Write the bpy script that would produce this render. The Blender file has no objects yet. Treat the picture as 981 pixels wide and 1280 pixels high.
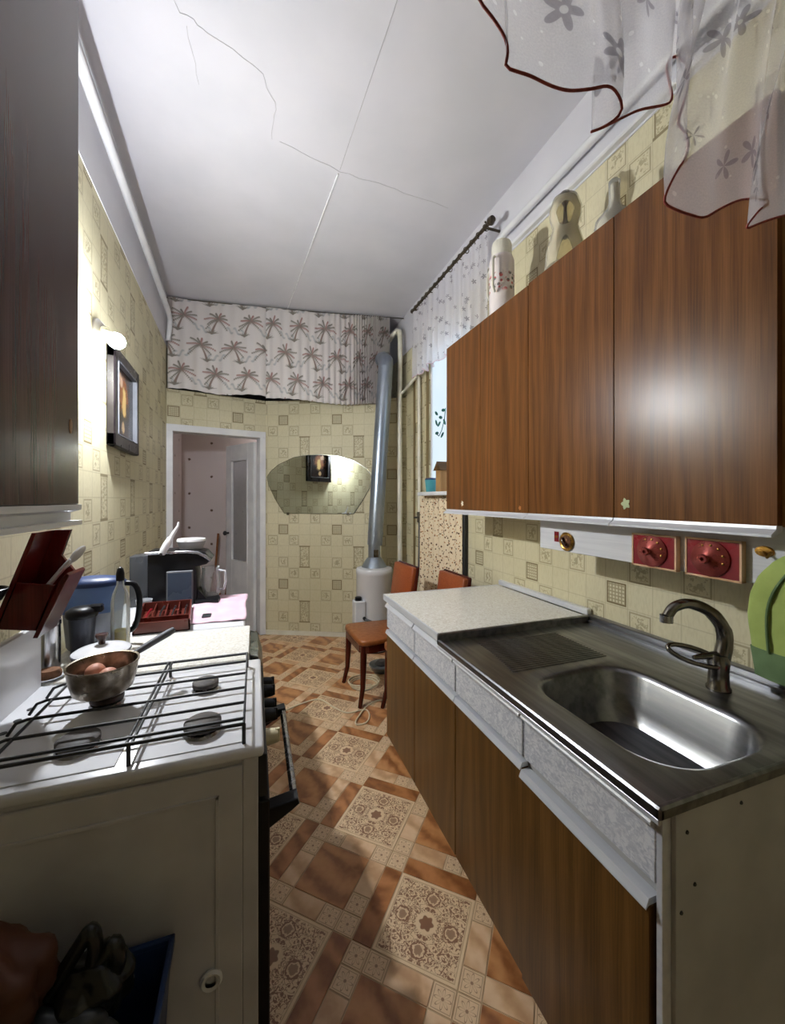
import bpy, bmesh, math, random
import numpy as np
from mathutils import Vector, Matrix
random.seed(7)
PI = math.pi
scene = bpy.context.scene
COL = scene.collection

# ------------------------------------------------------------ camera, world, light, exposure
cam_d = bpy.data.cameras.new('camera')
cam = bpy.data.objects.new('camera', cam_d)
COL.objects.link(cam)
cam.location = (0, 0, 1.40)
cam.rotation_euler = (PI/2, 0, -math.atan(172.5/491))
cam_d.sensor_fit = 'HORIZONTAL'
cam_d.sensor_width = 36.0
cam_d.lens = 36.0*491/981
cam_d.shift_y = -16/981
cam_d.clip_start = 0.02
scene.camera = cam

world = bpy.data.worlds.new('world')
scene.world = world
world.use_nodes = True
world.node_tree.nodes['Background'].inputs[0].default_value = (0.75, 0.86, 1.0, 1)
world.node_tree.nodes['Background'].inputs[1].default_value = 0.6

BULB_STRENGTH = 1000.0
BULB_COLOR = (0.90, 0.94, 1.0)
WINDOW_STRENGTH = 0.45
HALL_FILL_WATT = 1.6

scene.view_settings.view_transform = 'Standard'
scene.view_settings.look = 'None'
scene.view_settings.exposure = 1.32
scene.view_settings.gamma = 1.0
scene.view_settings.use_curve_mapping = False

# ------------------------------------------------------------ node helpers
def S(r, g=None, b=None):
    if g is None: g = b = r
    def c(v):
        v /= 255.0
        return v/12.92 if v <= 0.04045 else ((v+0.055)/1.055)**2.4
    return (c(r), c(g), c(b), 1.0)

class NT:
    def __init__(s, name):
        s.mat = bpy.data.materials.new(name)
        s.mat.use_nodes = True
        s.t = s.mat.node_tree
        s.b = s.t.nodes['Principled BSDF']
        s.out = s.t.nodes['Material Output']
        s._co = {}
    def n(s, typ, **kw):
        nd = s.t.nodes.new(typ)
        for k, v in kw.items(): setattr(nd, k, v)
        return nd
    def link(s, a, b): s.t.links.new(a, b)
    def put(s, sock, v):
        if isinstance(v, bpy.types.NodeSocket): s.link(v, sock)
        elif v is not None: sock.default_value = v
    def m(s, op, a, b=None, c=None, clamp=False):
        nd = s.n('ShaderNodeMath', operation=op); nd.use_clamp = clamp
        for i, v in enumerate((a, b, c)):
            if v is not None: s.put(nd.inputs[i], v)
        return nd.outputs[0]
    def vm(s, op, a, b=None, out=0):
        nd = s.n('ShaderNodeVectorMath', operation=op)
        s.put(nd.inputs[0], a)
        if b is not None: s.put(nd.inputs[1], b)
        return nd.outputs[out]
    def co(s, kind='Object'):
        if 'tc' not in s._co: s._co['tc'] = s.n('ShaderNodeTexCoord')
        return s._co['tc'].outputs[kind]
    def xyz(s, v):
        nd = s.n('ShaderNodeSeparateXYZ'); s.link(v, nd.inputs[0]); return nd.outputs
    def comb(s, x, y, z):
        nd = s.n('ShaderNodeCombineXYZ')
        for i, v in enumerate((x, y, z)): s.put(nd.inputs[i], v)
        return nd.outputs[0]
    def scale(s, v, sc):
        nd = s.n('ShaderNodeMapping'); s.link(v, nd.inputs[0])
        nd.inputs['Scale'].default_value = sc if not isinstance(sc, (int, float)) else (sc,)*3
        return nd.outputs[0]
    def noise(s, v, scale=5, detail=3, rough=0.5, dist=0.0, col=False):
        nd = s.n('ShaderNodeTexNoise'); s.link(v, nd.inputs['Vector'])
        nd.inputs['Scale'].default_value = scale; nd.inputs['Detail'].default_value = detail
        nd.inputs['Roughness'].default_value = rough; nd.inputs['Distortion'].default_value = dist
        return nd.outputs['Color' if col else 'Fac']
    def voro(s, v, scale=5, feature='F1', rnd=1.0, out='Distance'):
        nd = s.n('ShaderNodeTexVoronoi', feature=feature); s.link(v, nd.inputs['Vector'])
        nd.inputs['Scale'].default_value = scale; nd.inputs['Randomness'].default_value = rnd
        return nd.outputs[out]
    def ramp(s, f, stops, interp='LINEAR'):
        nd = s.n('ShaderNodeValToRGB'); s.put(nd.inputs[0], f); r = nd.color_ramp; r.interpolation = interp
        while len(r.elements) < len(stops): r.elements.new(0.5)
        for e, (p, c) in zip(r.elements, stops):
            e.position = p; e.color = c if not isinstance(c, (int, float)) else (c, c, c, 1)
        return nd.outputs[0]
    def step(s, f, lo, hi):
        nd = s.n('ShaderNodeMapRange', interpolation_type='SMOOTHSTEP'); s.put(nd.inputs[0], f)
        nd.inputs[1].default_value = lo; nd.inputs[2].default_value = hi
        return nd.outputs[0]
    def mix(s, f, a, b):
        nd = s.n('ShaderNodeMix', data_type='RGBA')
        s.put(nd.inputs['Factor'], f); s.put(nd.inputs['A'] if False else nd.inputs[6], a); s.put(nd.inputs[7], b)
        return nd.outputs[2]
    def eq(s, a, k): return s.m('COMPARE', a, float(k), 0.3)
    def bump(s, h, strength=0.2, dist=0.002):
        nd = s.n('ShaderNodeBump'); nd.inputs['Strength'].default_value = strength
        nd.inputs['Distance'].default_value = dist; s.link(h, nd.inputs['Height'])
        s.link(nd.outputs[0], s.b.inputs['Normal'])
    def fin(s, col, rough=0.5, metal=0.0, **kw):
        s.put(s.b.inputs['Base Color'], col); s.put(s.b.inputs['Roughness'], rough); s.put(s.b.inputs['Metallic'], metal)
        for k, v in kw.items(): s.put(s.b.inputs[k.replace('_', ' ')], v)
        return s.mat

def pm(name, c1, c2=None, scale=12, rough=0.5, metal=0.0, stretch=(1, 1, 1), bump=0.0, **kw):
    """generic procedural: noise between two close tones"""
    t = NT(name)
    if c2 is None: c2 = tuple(v*0.86 for v in c1[:3]) + (1,)
    f = t.noise(t.scale(t.co(), stretch), scale, 4)
    f = t.step(f, 0.3, 0.7)
    if bump: t.bump(f, bump)
    rg = t.m('ADD', t.m('MULTIPLY', f, 0.08), rough-0.04, clamp=True)
    return t.fin(t.mix(f, c1, c2), rg, metal, **kw)

# ------------------------------------------------------------ materials
def wallpaper(name, udir, u0, v0, cell):
    t = NT(name)
    p = t.co()
    u = t.vm('DOT_PRODUCT', p, udir, out=1)
    z = t.xyz(p)[2]
    U = t.m('DIVIDE', t.m('SUBTRACT', u, u0), cell)
    V = t.m('DIVIDE', t.m('SUBTRACT', v0, z), cell)
    ci = t.m('FLOORED_MODULO', t.m('FLOOR', U), 5.0)
    ri = t.m('FLOORED_MODULO', t.m('FLOOR', V), 5.0)
    a = t.m('FRACT', U); b = t.m('FRACT', V)
    ex = t.m('MINIMUM', a, t.m('SUBTRACT', 1.0, a)); ey = t.m('MINIMUM', b, t.m('SUBTRACT', 1.0, b))
    e = t.m('MINIMUM', ex, ey)
    def band(x, lo, hi): return t.m('MULTIPLY', t.step(x, lo-.015, lo+.015), t.m('SUBTRACT', 1.0, t.step(x, hi-.015, hi+.015)))
    def AND(x, y): return t.m('MULTIPLY', x, y)
    def OR(x, y): return t.m('MAXIMUM', x, y)
    cells = lambda L: None
    light = None
    for k, r in ((2, 0), (4, 0), (0, 2), (2, 2), (1, 4)):
        q = AND(t.eq(ci, k), t.eq(ri, r)); light = q if light is None else OR(light, q)
    dark = AND(t.eq(ci, 1), t.eq(ri, 1))
    t3 = AND(t.eq(ci, 3), t.eq(ri, 3)); t4 = AND(t.eq(ci, 3), t.eq(ri, 4)); tall = OR(t3, t4)
    frame = band(e, .06, .12)
    nz = t.noise(p, 60, 2)
    scrib = AND(band(nz, .52, .58), t.step(e, .14, .2))
    dcx = t.m('SUBTRACT', a, .5); dcy = t.m('SUBTRACT', b, .5)
    rad = t.m('SQRT', t.m('ADD', AND(dcx, dcx), AND(dcy, dcy)))
    flower = AND(t.m('SUBTRACT', 1.0, t.step(rad, .2, .3)), t.step(nz, .45, .55))
    hatch = OR(t.m('LESS_THAN', t.m('FRACT', t.m('MULTIPLY', a, 7.0)), .35), t.m('LESS_THAN', t.m('FRACT', t.m('MULTIPLY', b, 7.0)), .35))
    inner = t.step(e, .1, .12)
    m_l = AND(light, OR(t.m('MULTIPLY', frame, .55), t.m('MULTIPLY', OR(scrib, flower), .5)))
    m_d = AND(dark, OR(frame, t.m('MULTIPLY', AND(inner, hatch), .62)))
    exf = band(ex, .06, .12)
    top = AND(t3, t.m('SUBTRACT', 1.0, t.step(b, .1, .13))); bot = AND(t4, t.step(b, .87, .9))
    fillt = AND(t.step(ex, .1, .12), t.m('MULTIPLY', t.step(t.noise(p, 90, 2), .4, .6), .5))
    m_t = AND(tall, OR(OR(t.m('MULTIPLY', exf, .85), fillt), t.m('MULTIPLY', OR(top, bot), .8)))
    m_t = t.m('SUBTRACT', m_t, AND(t4, t.m('MULTIPLY', flower, .5)), clamp=True)
    grid = t.m('MULTIPLY', t.m('SUBTRACT', 1.0, t.step(e, .0, .035)), .28)
    tot = OR(OR(m_l, m_d), OR(m_t, grid))
    big = t.noise(p, 1.3, 2)
    weave = t.noise(t.scale(p, (1, 1, .25)), 160, 1)
    base = t.mix(t.step(big, .3, .7), S(212, 204, 172), S(200, 192, 158))
    base = t.mix(t.m('MULTIPLY', t.step(weave, .4, .7), .22), base, S(176, 164, 124))
    colr = t.mix(tot, base, S(112, 94, 56))
    t.bump(tot, .25, .001)
    return t.fin(colr, 0.55)

def wood(name, dark, mid, light, rough=0.3, across='Y', coat=0.0):
    t = NT(name)
    x, y, z = t.xyz(t.co())
    a = y if across == 'Y' else x
    o = t.n('ShaderNodeObjectInfo').outputs['Random']
    a2 = t.m('ADD', a, t.m('MULTIPLY', o, 3.7))
    z2 = t.m('ADD', z, t.m('MULTIPLY', o, 1.9))
    low = t.noise(t.comb(t.m('MULTIPLY', a2, 5.0), 0.0, t.m('MULTIPLY', z2, .55)), 1.0, 2)
    ph = t.m('ADD', t.m('MULTIPLY', a2, 17.0), t.m('MULTIPLY', low, 5.0))
    ring = t.m('MULTIPLY_ADD', t.m('SINE', t.m('MULTIPLY', ph, 6.283)), .5, .5)
    fine = t.noise(t.comb(t.m('MULTIPLY', a2, 260.0), 0.0, t.m('MULTIPLY', z2, 5.0)), 1.0, 3)
    f = t.m('ADD', t.m('MULTIPLY', ring, .16), t.m('MULTIPLY', fine, .55))
    f = t.m('ADD', f, t.m('MULTIPLY', t.noise(t.comb(t.m('MULTIPLY', a2, 14.0), 0.0, t.m('MULTIPLY', z2, 1.2)), 1.0, 2), .3))
    c = t.ramp(f, [(.25, dark), (.5, mid), (.8, light)])
    t.bump(fine, .05, .001)
    return t.fin(c, rough, Coat_Weight=coat, Coat_Roughness=.12, Specular_IOR_Level=.22)

def glass(name, col, rough=0.03, alpha=0.35):
    t = NT(name)
    f = t.noise(t.co(), 20, 2)
    tr = t.n('ShaderNodeBsdfTransparent'); tr.inputs[0].default_value = col
    fr = t.n('ShaderNodeFresnel'); fr.inputs[0].default_value = 1.45
    t.fin(t.mix(f, tuple(v*.8 for v in col[:3])+(1,), col), rough)
    mx = t.n('ShaderNodeMixShader')
    t.link(t.m('ADD', t.m('MULTIPLY', fr.outputs[0], .8), alpha, clamp=True), mx.inputs[0])
    t.link(tr.outputs[0], mx.inputs[1]); t.link(t.b.outputs[0], mx.inputs[2])
    t.link(mx.outputs[0], t.out.inputs[0])
    return t.mat

def lace(name, dens=0.42, trf=.5):
    t = NT(name)
    uv = t.co('UV')
    n = t.noise(uv, 3, 2, col=True)
    w = t.vm('ADD', uv, t.vm('SCALE', n, None)) if False else uv
    nd = t.n('ShaderNodeTexVoronoi', feature='F1'); t.link(w, nd.inputs['Vector']); nd.inputs['Scale'].default_value = 7
    d = nd.outputs['Distance']
    loc = t.vm('SUBTRACT', t.vm('SCALE', w, None) if False else w, nd.outputs['Position'])
    lx, ly, lz = t.xyz(loc)
    ang = t.m('ARCTAN2', ly, lx)
    pet = t.m('MULTIPLY_ADD', t.m('COSINE', t.m('MULTIPLY', ang, 5.0)), .10, .22)
    flower = t.m('SUBTRACT', 1.0, t.step(t.m('SUBTRACT', d, pet), -.01, .02))
    ctr = t.m('SUBTRACT', 1.0, t.step(d, .05, .07))
    fill = t.m('MULTIPLY', flower, .34)
    dots = t.m('SUBTRACT', 1.0, t.step(t.voro(uv, 26), .12, .16))
    mesh = t.m('MULTIPLY', t.noise(uv, 220, 1), .1)
    al = t.m('ADD', t.m('ADD', fill, mesh), dens)
    al = t.m('ADD', al, t.m('MULTIPLY', dots, .12))
    al = t.m('MULTIPLY', al, t.m('SUBTRACT', 1.0, t.m('MULTIPLY', ctr, .5)), clamp=True)
    c = t.mix(flower, S(236, 234, 238), S(150, 146, 154))
    c = t.mix(ctr, c, S(240, 240, 240))
    t.fin(c, .8)
    trl = t.n('ShaderNodeBsdfTranslucent'); t.link(c, trl.inputs[0])
    m1 = t.n('ShaderNodeMixShader'); m1.inputs[0].default_value = trf
    t.link(t.b.outputs[0], m1.inputs[1]); t.link(trl.outputs[0], m1.inputs[2])
    tr = t.n('ShaderNodeBsdfTransparent')
    m2 = t.n('ShaderNodeMixShader'); t.link(al, m2.inputs[0])
    t.link(tr.outputs[0], m2.inputs[1]); t.link(m1.outputs[0], m2.inputs[2])
    t.link(m2.outputs[0], t.out.inputs[0])
    return t.mat

M = {}
D_ANG = Vector((1, -.46, 0)).normalized()
D_DOOR = Vector((1, .222, 0)).normalized()
APEX = Vector((.11, 4.29, 0))
c_ = 0.1128
M['wp_angled'] = wallpaper('wallpaper_yellow_angled', tuple(D_ANG), APEX.dot(D_ANG)+.415-3.5*c_, 1.089+1.5*c_, c_)
M['wp_door'] = wallpaper('wallpaper_yellow_door', tuple(D_DOOR), 0.03, 1.089+1.5*c_, c_)
M['wp_right'] = wallpaper('wallpaper_yellow_right', (0, -1, 0), -1.251-1.5*.107, 1.003+1.5*.107, .107)
M['wp_left'] = wallpaper('wallpaper_yellow_left', (0, 1, 0), 2.025-1.5*c_, 1.69+1.5*c_, c_)
M['wp_near'] = wallpaper('wallpaper_yellow_near', (1, 0, 0), .1, 1.1, c_)
M['plaster'] = pm('white_plaster', S(214, 212, 217), S(206, 205, 210), 2.5, .8, bump=.05)
M['crack'] = pm('ceiling_crack_line', S(196, 193, 194), S(184, 182, 184), 30, .9)
M['board'] = pm('pale_grey_laminate', S(214, 214, 216), S(204, 204, 207), 20, .4, stretch=(1, .2, 6))
M['leaf_pale'] = pm('pale_green_sticker', S(176, 186, 140), None, 30, .6)
M['wire_white'] = pm('white_wire', S(245, 245, 245), None, 30, .5)
M['white_paint'] = pm('white_paint', S(226, 226, 226), S(212, 212, 214), 6, .35)
M['cream_paint'] = pm('cream_paint', S(228, 224, 208), S(214, 208, 190), 8, .4)
M['oak'] = wood('oak_laminate_upper', S(66, 38, 16), S(100, 62, 28), S(128, 84, 44), .29, 'Y', .0)
M['oak_base'] = wood('oak_laminate_base', S(64, 42, 16), S(94, 64, 28), S(118, 84, 44), .34, 'Y', .0)
M['oak_edge'] = wood('oak_laminate_edge', S(140, 100, 58), S(164, 124, 78), S(180, 142, 96), .4, 'X')
M['walnut'] = wood('dark_walnut_laminate', S(58, 34, 30), S(76, 48, 44), S(92, 62, 56), .25, 'Y', .1)
M['carcass'] = pm('grey_white_carcass', S(188, 186, 184), S(170, 168, 166), 5, .5)
M['beech'] = wood('cherry_wood_chair', S(52, 16, 10), S(74, 26, 16), S(92, 36, 22), .25, 'Y', .3)
M['redwood'] = wood('red_stained_wood', S(62, 8, 8), S(82, 16, 14), S(104, 30, 26), .25, 'X', .3)
M['alu'] = pm('aluminium_profile', S(222, 224, 228), S(204, 206, 212), 30, .35, .35, stretch=(1, .1, 1))
M['steel'] = pm('stainless_steel', S(150, 151, 154), S(122, 123, 126), 40, .32, 1.0, stretch=(1, .08, 1))
M['steel_bright'] = pm('brushed_steel', S(196, 196, 198), S(160, 160, 164), 40, .25, 1.0, stretch=(1, 1, .1))
M['chrome'] = pm('satin_chrome', S(150, 146, 140), S(120, 116, 112), 20, .22, 1.0)
M['galv'] = pm('galvanised_steel', S(172, 182, 194), S(140, 150, 164), 9, .34, .85, stretch=(1, 1, .3))
M['enamel'] = pm('white_enamel', S(222, 222, 224), S(210, 210, 213), 3, .2)
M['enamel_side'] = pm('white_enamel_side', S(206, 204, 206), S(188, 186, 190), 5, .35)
M['black'] = pm('black_iron', S(24, 24, 26), S(36, 36, 38), 30, .45)
M['blackplastic'] = pm('black_plastic', S(11, 11, 14), S(20, 20, 24), 18, .36, Specular_IOR_Level=.25)
M['dark_glass'] = pm('dark_oven_glass', S(14, 14, 16), S(22, 22, 24), 5, .08)
M['burner'] = pm('burner_cap_iron', S(52, 48, 46), S(76, 68, 62), 40, .65, bump=.2)
M['rust'] = pm('rusty_burner', S(70, 46, 34), S(46, 34, 28), 40, .7, bump=.2)
M['ivory'] = pm('ivory_plastic', S(226, 214, 176), None, 20, .4)
M['speckle'] = None
t = NT('speckled_worktop'); v = t.voro(t.co(), 150, out='Color'); f = t.xyz(v)[0]
M['speckle'] = t.fin(t.ramp(f, [(0, S(230, 228, 220)), (.5, S(222, 219, 210)), (.8, S(206, 200, 188)), (1, S(240, 239, 235))]), .3)
t = NT('marbled_drawer_laminate'); n_ = t.noise(t.co(), 24, 3, .5, 1.6)
vein = t.m('SUBTRACT', 1.0, t.step(t.m('ABSOLUTE', t.m('SUBTRACT', n_, .5)), .0, .05))
M['marble'] = t.fin(t.mix(t.step(t.noise(t.scale(t.co(), (1, 1, 1.6)), 55, 3, .6, 1.5), .38, .66), t.mix(t.m('MULTIPLY', vein, .35), S(216, 216, 218), S(160, 162, 170)), S(178, 180, 188)), .35)
M['orange'] = pm('orange_vinyl', S(152, 76, 36), S(138, 66, 30), 60, .38, stretch=(1, 1, 3), bump=.15)
M['orange_seat'] = pm('orange_brown_vinyl', S(148, 86, 40), S(134, 76, 34), 40, .38, bump=.1)
M['redbrown'] = pm('red_brown_plastic', S(106, 48, 38), S(92, 40, 32), 20, .3)
M['maroon'] = pm('maroon_lacquer', S(140, 24, 34), S(116, 18, 28), 14, .3)
M['copper'] = pm('copper_red_metal', S(158, 72, 64), S(130, 54, 50), 24, .3, .5)
M['gold'] = pm('brass', S(186, 142, 70), S(150, 108, 48), 30, .3, .9)
M['pinkcloth'] = pm('pink_cotton', S(222, 190, 202), S(212, 178, 192), 9, .9, bump=.2)
M['green'] = pm('lime_green_cotton', S(162, 178, 98), S(148, 164, 86), 14, .9, bump=.3)
M['green_dark'] = pm('dark_green_cotton', S(96, 120, 80), S(84, 106, 70), 14, .9, bump=.3)
M['teal'] = pm('teal_plastic', S(70, 150, 160), None, 14, .4)
M['bulb'] = None
t = NT('lit_bulb'); f = t.noise(t.co(), 4, 1)
em = t.n('ShaderNodeEmission'); em.inputs[0].default_value = BULB_COLOR+(1,)
t.link(t.m('MULTIPLY_ADD', f, BULB_STRENGTH*.02, BULB_STRENGTH), em.inputs[1]); t.link(em.outputs[0], t.out.inputs[0]); M['bulb'] = t.mat
t = NT('frosted_window_pane'); f = t.noise(t.co(), 3, 2)
em = t.n('ShaderNodeEmission'); t.link(t.mix(f, S(206, 228, 244), S(226, 238, 248)), em.inputs[0]); em.inputs[1].default_value = WINDOW_STRENGTH
t.link(em.outputs[0], t.out.inputs[0]); M['pane'] = t.mat
t = NT('mirror_glass'); f = t.noise(t.co(), 2, 1)
M['mirror'] = t.fin(t.mix(f, S(222, 228, 226), S(214, 222, 220)), .012, 1.0)
M['mirror_edge'] = pm('mirror_bevel', S(150, 150, 140), None, 20, .2, .8)
M['clear'] = glass('clear_glass', (.95, .97, .97, 1), .03, .12)
M['amberglass'] = glass('smoky_amber_glass', (.90, .87, .78, 1), .04, .04)
M['greyglass'] = glass('smoky_grey_glass', (.88, .87, .84, 1), .05, .15)
M['blueglass'] = glass('translucent_blue_plastic', (.30, .45, .80, 1), .1, .45)
M['clearplastic'] = glass('cloudy_plastic', (.86, .88, .92, 1), .15, .4)
M['doorglass'] = glass('door_glass', (.90, .90, .92, 1), .12, .22)
M['oilfill'] = pm('yellow_oil', S(206, 182, 30), S(190, 164, 22), 5, .1)
M['darkliquid'] = pm('dark_brown_glass', S(52, 20, 14), None, 5, .08)
M['egg'] = pm('brown_egg', S(196, 138, 112), S(186, 126, 102), 60, .55)
M['bread'] = pm('brown_bread', S(120, 82, 56), S(96, 64, 42), 60, .9, bump=.4)
M['rubber'] = pm('grey_rubber', S(96, 98, 104), None, 15, .6)
M['cord'] = pm('cream_cord', S(232, 220, 190), None, 40, .5)
M['browncloth'] = pm('orange_brown_bag', S(84, 44, 22), S(66, 34, 16), 8, .6, bump=.3)
M['blackbag'] = pm('black_polythene', S(20, 22, 22), S(30, 34, 34), 10, .25, bump=.3)
M['greybag'] = pm('grey_polythene', S(56, 60, 64), S(44, 48, 52), 10, .3, bump=.3)
M['blueplastic'] = pm('blue_plastic', S(32, 58, 104), S(26, 48, 90), 8, .4)
M['straw'] = pm('straw_bristles', S(150, 92, 46), S(120, 68, 34), 50, .9, stretch=(4, 4, .5), bump=.4)
M['redtrim'] = pm('red_edging', S(150, 62, 52), S(128, 48, 42), 120, .8, bump=.3)
M['rod'] = pm('dark_bronze_rod', S(64, 54, 40), S(84, 74, 58), 60, .4, .5)
M['frame_black'] = pm('black_lacquer_frame', S(14, 11, 13), S(24, 19, 21), 12, .3)
M['hall_floor'] = pm('hall_linoleum', S(120, 84, 58), S(104, 72, 50), 8, .5)
M['lace'] = lace('white_lace_near', .36)
M['lace_far'] = lace('white_lace_far', .74)
M['grout'] = pm('floor_seam', S(190, 160, 124), S(176, 146, 110), 20, .6)
M['brown_strip'] = pm('brown_edge_strip', S(128, 108, 66), S(112, 94, 56), 10, .6, stretch=(4, 4, .4))
M['leafprint'] = pm('green_leaf_print', S(40, 104, 96), S(30, 84, 84), 20, .6)
M['niche_shade'] = pm('shaded_niche', S(70, 66, 64), S(58, 54, 54), 3, .9)  # shade of the recess put into the niche wall colour

# hall wallpaper: pinkish with small motif dots
t = NT('hall_wallpaper_dots'); p = t.co(); x, y, z = t.xyz(p)
u = t.m('ADD', x, y); U = t.m('DIVIDE', u, .25); V = t.m('DIVIDE', z, .42)
V2 = t.m('ADD', V, t.m('MULTIPLY', t.m('FLOORED_MODULO', t.m('FLOOR', U), 2.0), .5))
a = t.m('SUBTRACT', t.m('FRACT', U), .5); b = t.m('SUBTRACT', t.m('FRACT', V2), .5)
r = t.m('SQRT', t.m('ADD', t.m('MULTIPLY', a, a), t.m('MULTIPLY', t.m('MULTIPLY', b, b), 2.8)))
r = t.m('ADD', r, t.m('MULTIPLY', t.m('SUBTRACT', t.noise(p, 60, 2), .5), .08))
dot = t.m('SUBTRACT', 1.0, t.step(r, .035, .085))
M['hallpaper'] = t.fin(t.mix(dot, t.mix(t.noise(p, 2, 2), S(206, 194, 190), S(194, 182, 180)), S(92, 66, 48)), .6)

# floral lower curtain
t = NT('floral_cotton'); p = t.co()
d1 = t.voro(p, 36); n1 = t.noise(p, 70, 2)
k1 = t.m('SUBTRACT', 1.0, t.step(t.m('ADD', d1, t.m('MULTIPLY', n1, .3)), .38, .45))
d2 = t.voro(t.vm('ADD', p, (.3, .7, .2)), 44)
k2 = t.m('SUBTRACT', 1.0, t.step(t.m('ADD', d2, t.m('MULTIPLY', n1, .3)), .36, .42))
c = t.mix(k1, S(228, 210, 178), S(96, 66, 44)); c = t.mix(k2, c, S(172, 112, 66))
M['floral'] = t.fin(c, .9)

# palm print: colour attribute laid on the cloth
t = NT('palm_print_cotton'); at = t.n('ShaderNodeAttribute', attribute_name='print')
n1 = t.noise(t.co(), 300, 1)
M['palm'] = t.fin(t.mix(t.m('MULTIPLY', n1, .12), at.outputs['Color'], S(150, 140, 128)), .9)

# painting on the wall
def art_mat(name, ua, u0, u1, z0, z1):
    t = NT(name); x, y, z = t.xyz(t.co()); uu = {'X': x, 'Y': y}[ua]
    a = t.m('DIVIDE', t.m('SUBTRACT', uu, u0), u1-u0); b = t.m('DIVIDE', t.m('SUBTRACT', z, z0), z1-z0)
    p = t.comb(a, b, 0.0)
    n = t.noise(p, 5, 4, .6, 1.0)
    def blob(cx, cy, sx, sy):
        dx = t.m('DIVIDE', t.m('SUBTRACT', a, cx), sx); dy = t.m('DIVIDE', t.m('SUBTRACT', b, cy), sy)
        rr = t.m('SQRT', t.m('ADD', t.m('MULTIPLY', dx, dx), t.m('MULTIPLY', dy, dy)))
        rr = t.m('ADD', rr, t.m('MULTIPLY', t.m('SUBTRACT', n, .5), 1.2))
        return t.m('SUBTRACT', 1.0, t.step(rr, .5, 1.1))
    c = t.mix(n, S(22, 18, 18), S(48, 34, 28))
    c = t.mix(blob(.45, .62, .32, .3), c, S(150, 96, 62))
    c = t.mix(blob(.5, .5, .12, .25), c, S(226, 190, 120))
    c = t.mix(blob(.3, .8, .14, .1), c, S(206, 170, 140))
    c = t.mix(blob(.45, .16, .08, .1), c, S(190, 160, 120))
    return t.fin(c, .25)

# floor tile prints
def tile_nodes(name):
    t = NT(name); u, v, w = t.xyz(t.co('UV'))
    rnd = t.n('ShaderNodeObjectInfo').outputs['Random']
    return t, u, v, rnd
def m_big():
    t, u, v, rnd = tile_nodes('floor_print_ornament')
    a = t.m('SUBTRACT', u, .5); b = t.m('SUBTRACT', v, .5)
    fa = t.m('ABSOLUTE', a); fb = t.m('ABSOLUTE', b)
    lo = t.m('MINIMUM', fa, fb); hi = t.m('MAXIMUM', fa, fb)
    fold = t.comb(fa, fb, 0.0)
    r = t.m('SQRT', t.m('ADD', t.m('MULTIPLY', a, a), t.m('MULTIPLY', b, b)))
    n = t.noise(fold, 17, 2, .5, 1.4)
    scroll = t.m('SUBTRACT', 1.0, t.step(t.m('ABSOLUTE', t.m('SUBTRACT', n, .5)), .03, .06))
    vo = t.voro(fold, 13); leaf = t.m('SUBTRACT', 1.0, t.step(t.m('ADD', vo, t.m('MULTIPLY', n, .4)), .38, .46))
    ctr = t.m('SUBTRACT', 1.0, t.step(t.m('ADD', r, t.m('MULTIPLY', t.m('COSINE', t.m('MULTIPLY', t.m('ARCTAN2', a, b), 6.0)), .012)), .075, .09))
    dr1 = t.m('SQRT', t.m('ADD', t.m('POWER', t.m('SUBTRACT', hi, .31), 2.0), t.m('POWER', lo, 2.0)))
    dr1 = t.m('ADD', dr1, t.m('MULTIPLY', t.m('SUBTRACT', t.noise(t.co('UV'), 26, 2), .5), .07))
    rose = t.m('MULTIPLY', t.m('SUBTRACT', 1.0, t.step(dr1, .045, .06)), .8)
    ring = t.m('SUBTRACT', 1.0, t.step(t.m('ABSOLUTE', t.m('SUBTRACT', dr1, .085)), .008, .016))
    clearr = t.step(dr1, .09, .11)
    mk = t.m('MAXIMUM', t.m('MULTIPLY', t.m('MAXIMUM', scroll, leaf), clearr), t.m('MAXIMUM', ring, rose))
    mk = t.m('MULTIPLY', mk, t.step(r, .12, .15)); mk = t.m('MAXIMUM', mk, ctr)
    inside = t.m('SUBTRACT', 1.0, t.step(hi, .445, .46))
    mk = t.m('MULTIPLY', mk, inside)
    base = t.mix(t.noise(t.co('UV'), 6, 3), S(230, 202, 164), S(216, 186, 146))
    line = t.m('SUBTRACT', 1.0, t.step(t.m('ABSOLUTE', t.m('SUBTRACT', hi, .465)), .003, .008))
    base = t.mix(t.m('MULTIPLY', line, .5), base, S(150, 112, 78))
    return t.fin(t.mix(t.m('MULTIPLY', mk, .9), base, S(122, 74, 48)), .32)
def m_small():
    t, u, v, rnd = tile_nodes('floor_print_star')
    a = t.m('SUBTRACT', u, .5); b = t.m('SUBTRACT', v, .5)
    r = t.m('SQRT', t.m('ADD', t.m('MULTIPLY', a, a), t.m('MULTIPLY', b, b)))
    th = t.m('ARCTAN2', a, b)
    pet = t.m('MULTIPLY', t.m('ABSOLUTE', t.m('COSINE', t.m('MULTIPLY', th, 4.0))), .38)
    d = t.m('SUBTRACT', r, pet)
    star = t.m('SUBTRACT', 1.0, t.step(t.m('ABSOLUTE', d), .012, .035))
    ctr = t.m('SUBTRACT', 1.0, t.step(r, .06, .08))
    hi = t.m('MAXIMUM', t.m('ABSOLUTE', a), t.m('ABSOLUTE', b))
    fr = t.m('SUBTRACT', 1.0, t.step(t.m('ABSOLUTE', t.m('SUBTRACT', hi, .43)), .01, .025))
    mk = t.m('MAXIMUM', t.m('MAXIMUM', star, ctr), t.m('MULTIPLY', fr, .7))
    base = t.mix(t.noise(t.co('UV'), 4, 2), S(228, 198, 160), S(210, 178, 140))
    return t.fin(t.mix(t.m('MULTIPLY', mk, .75), base, S(118, 74, 50)), .32)
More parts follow.
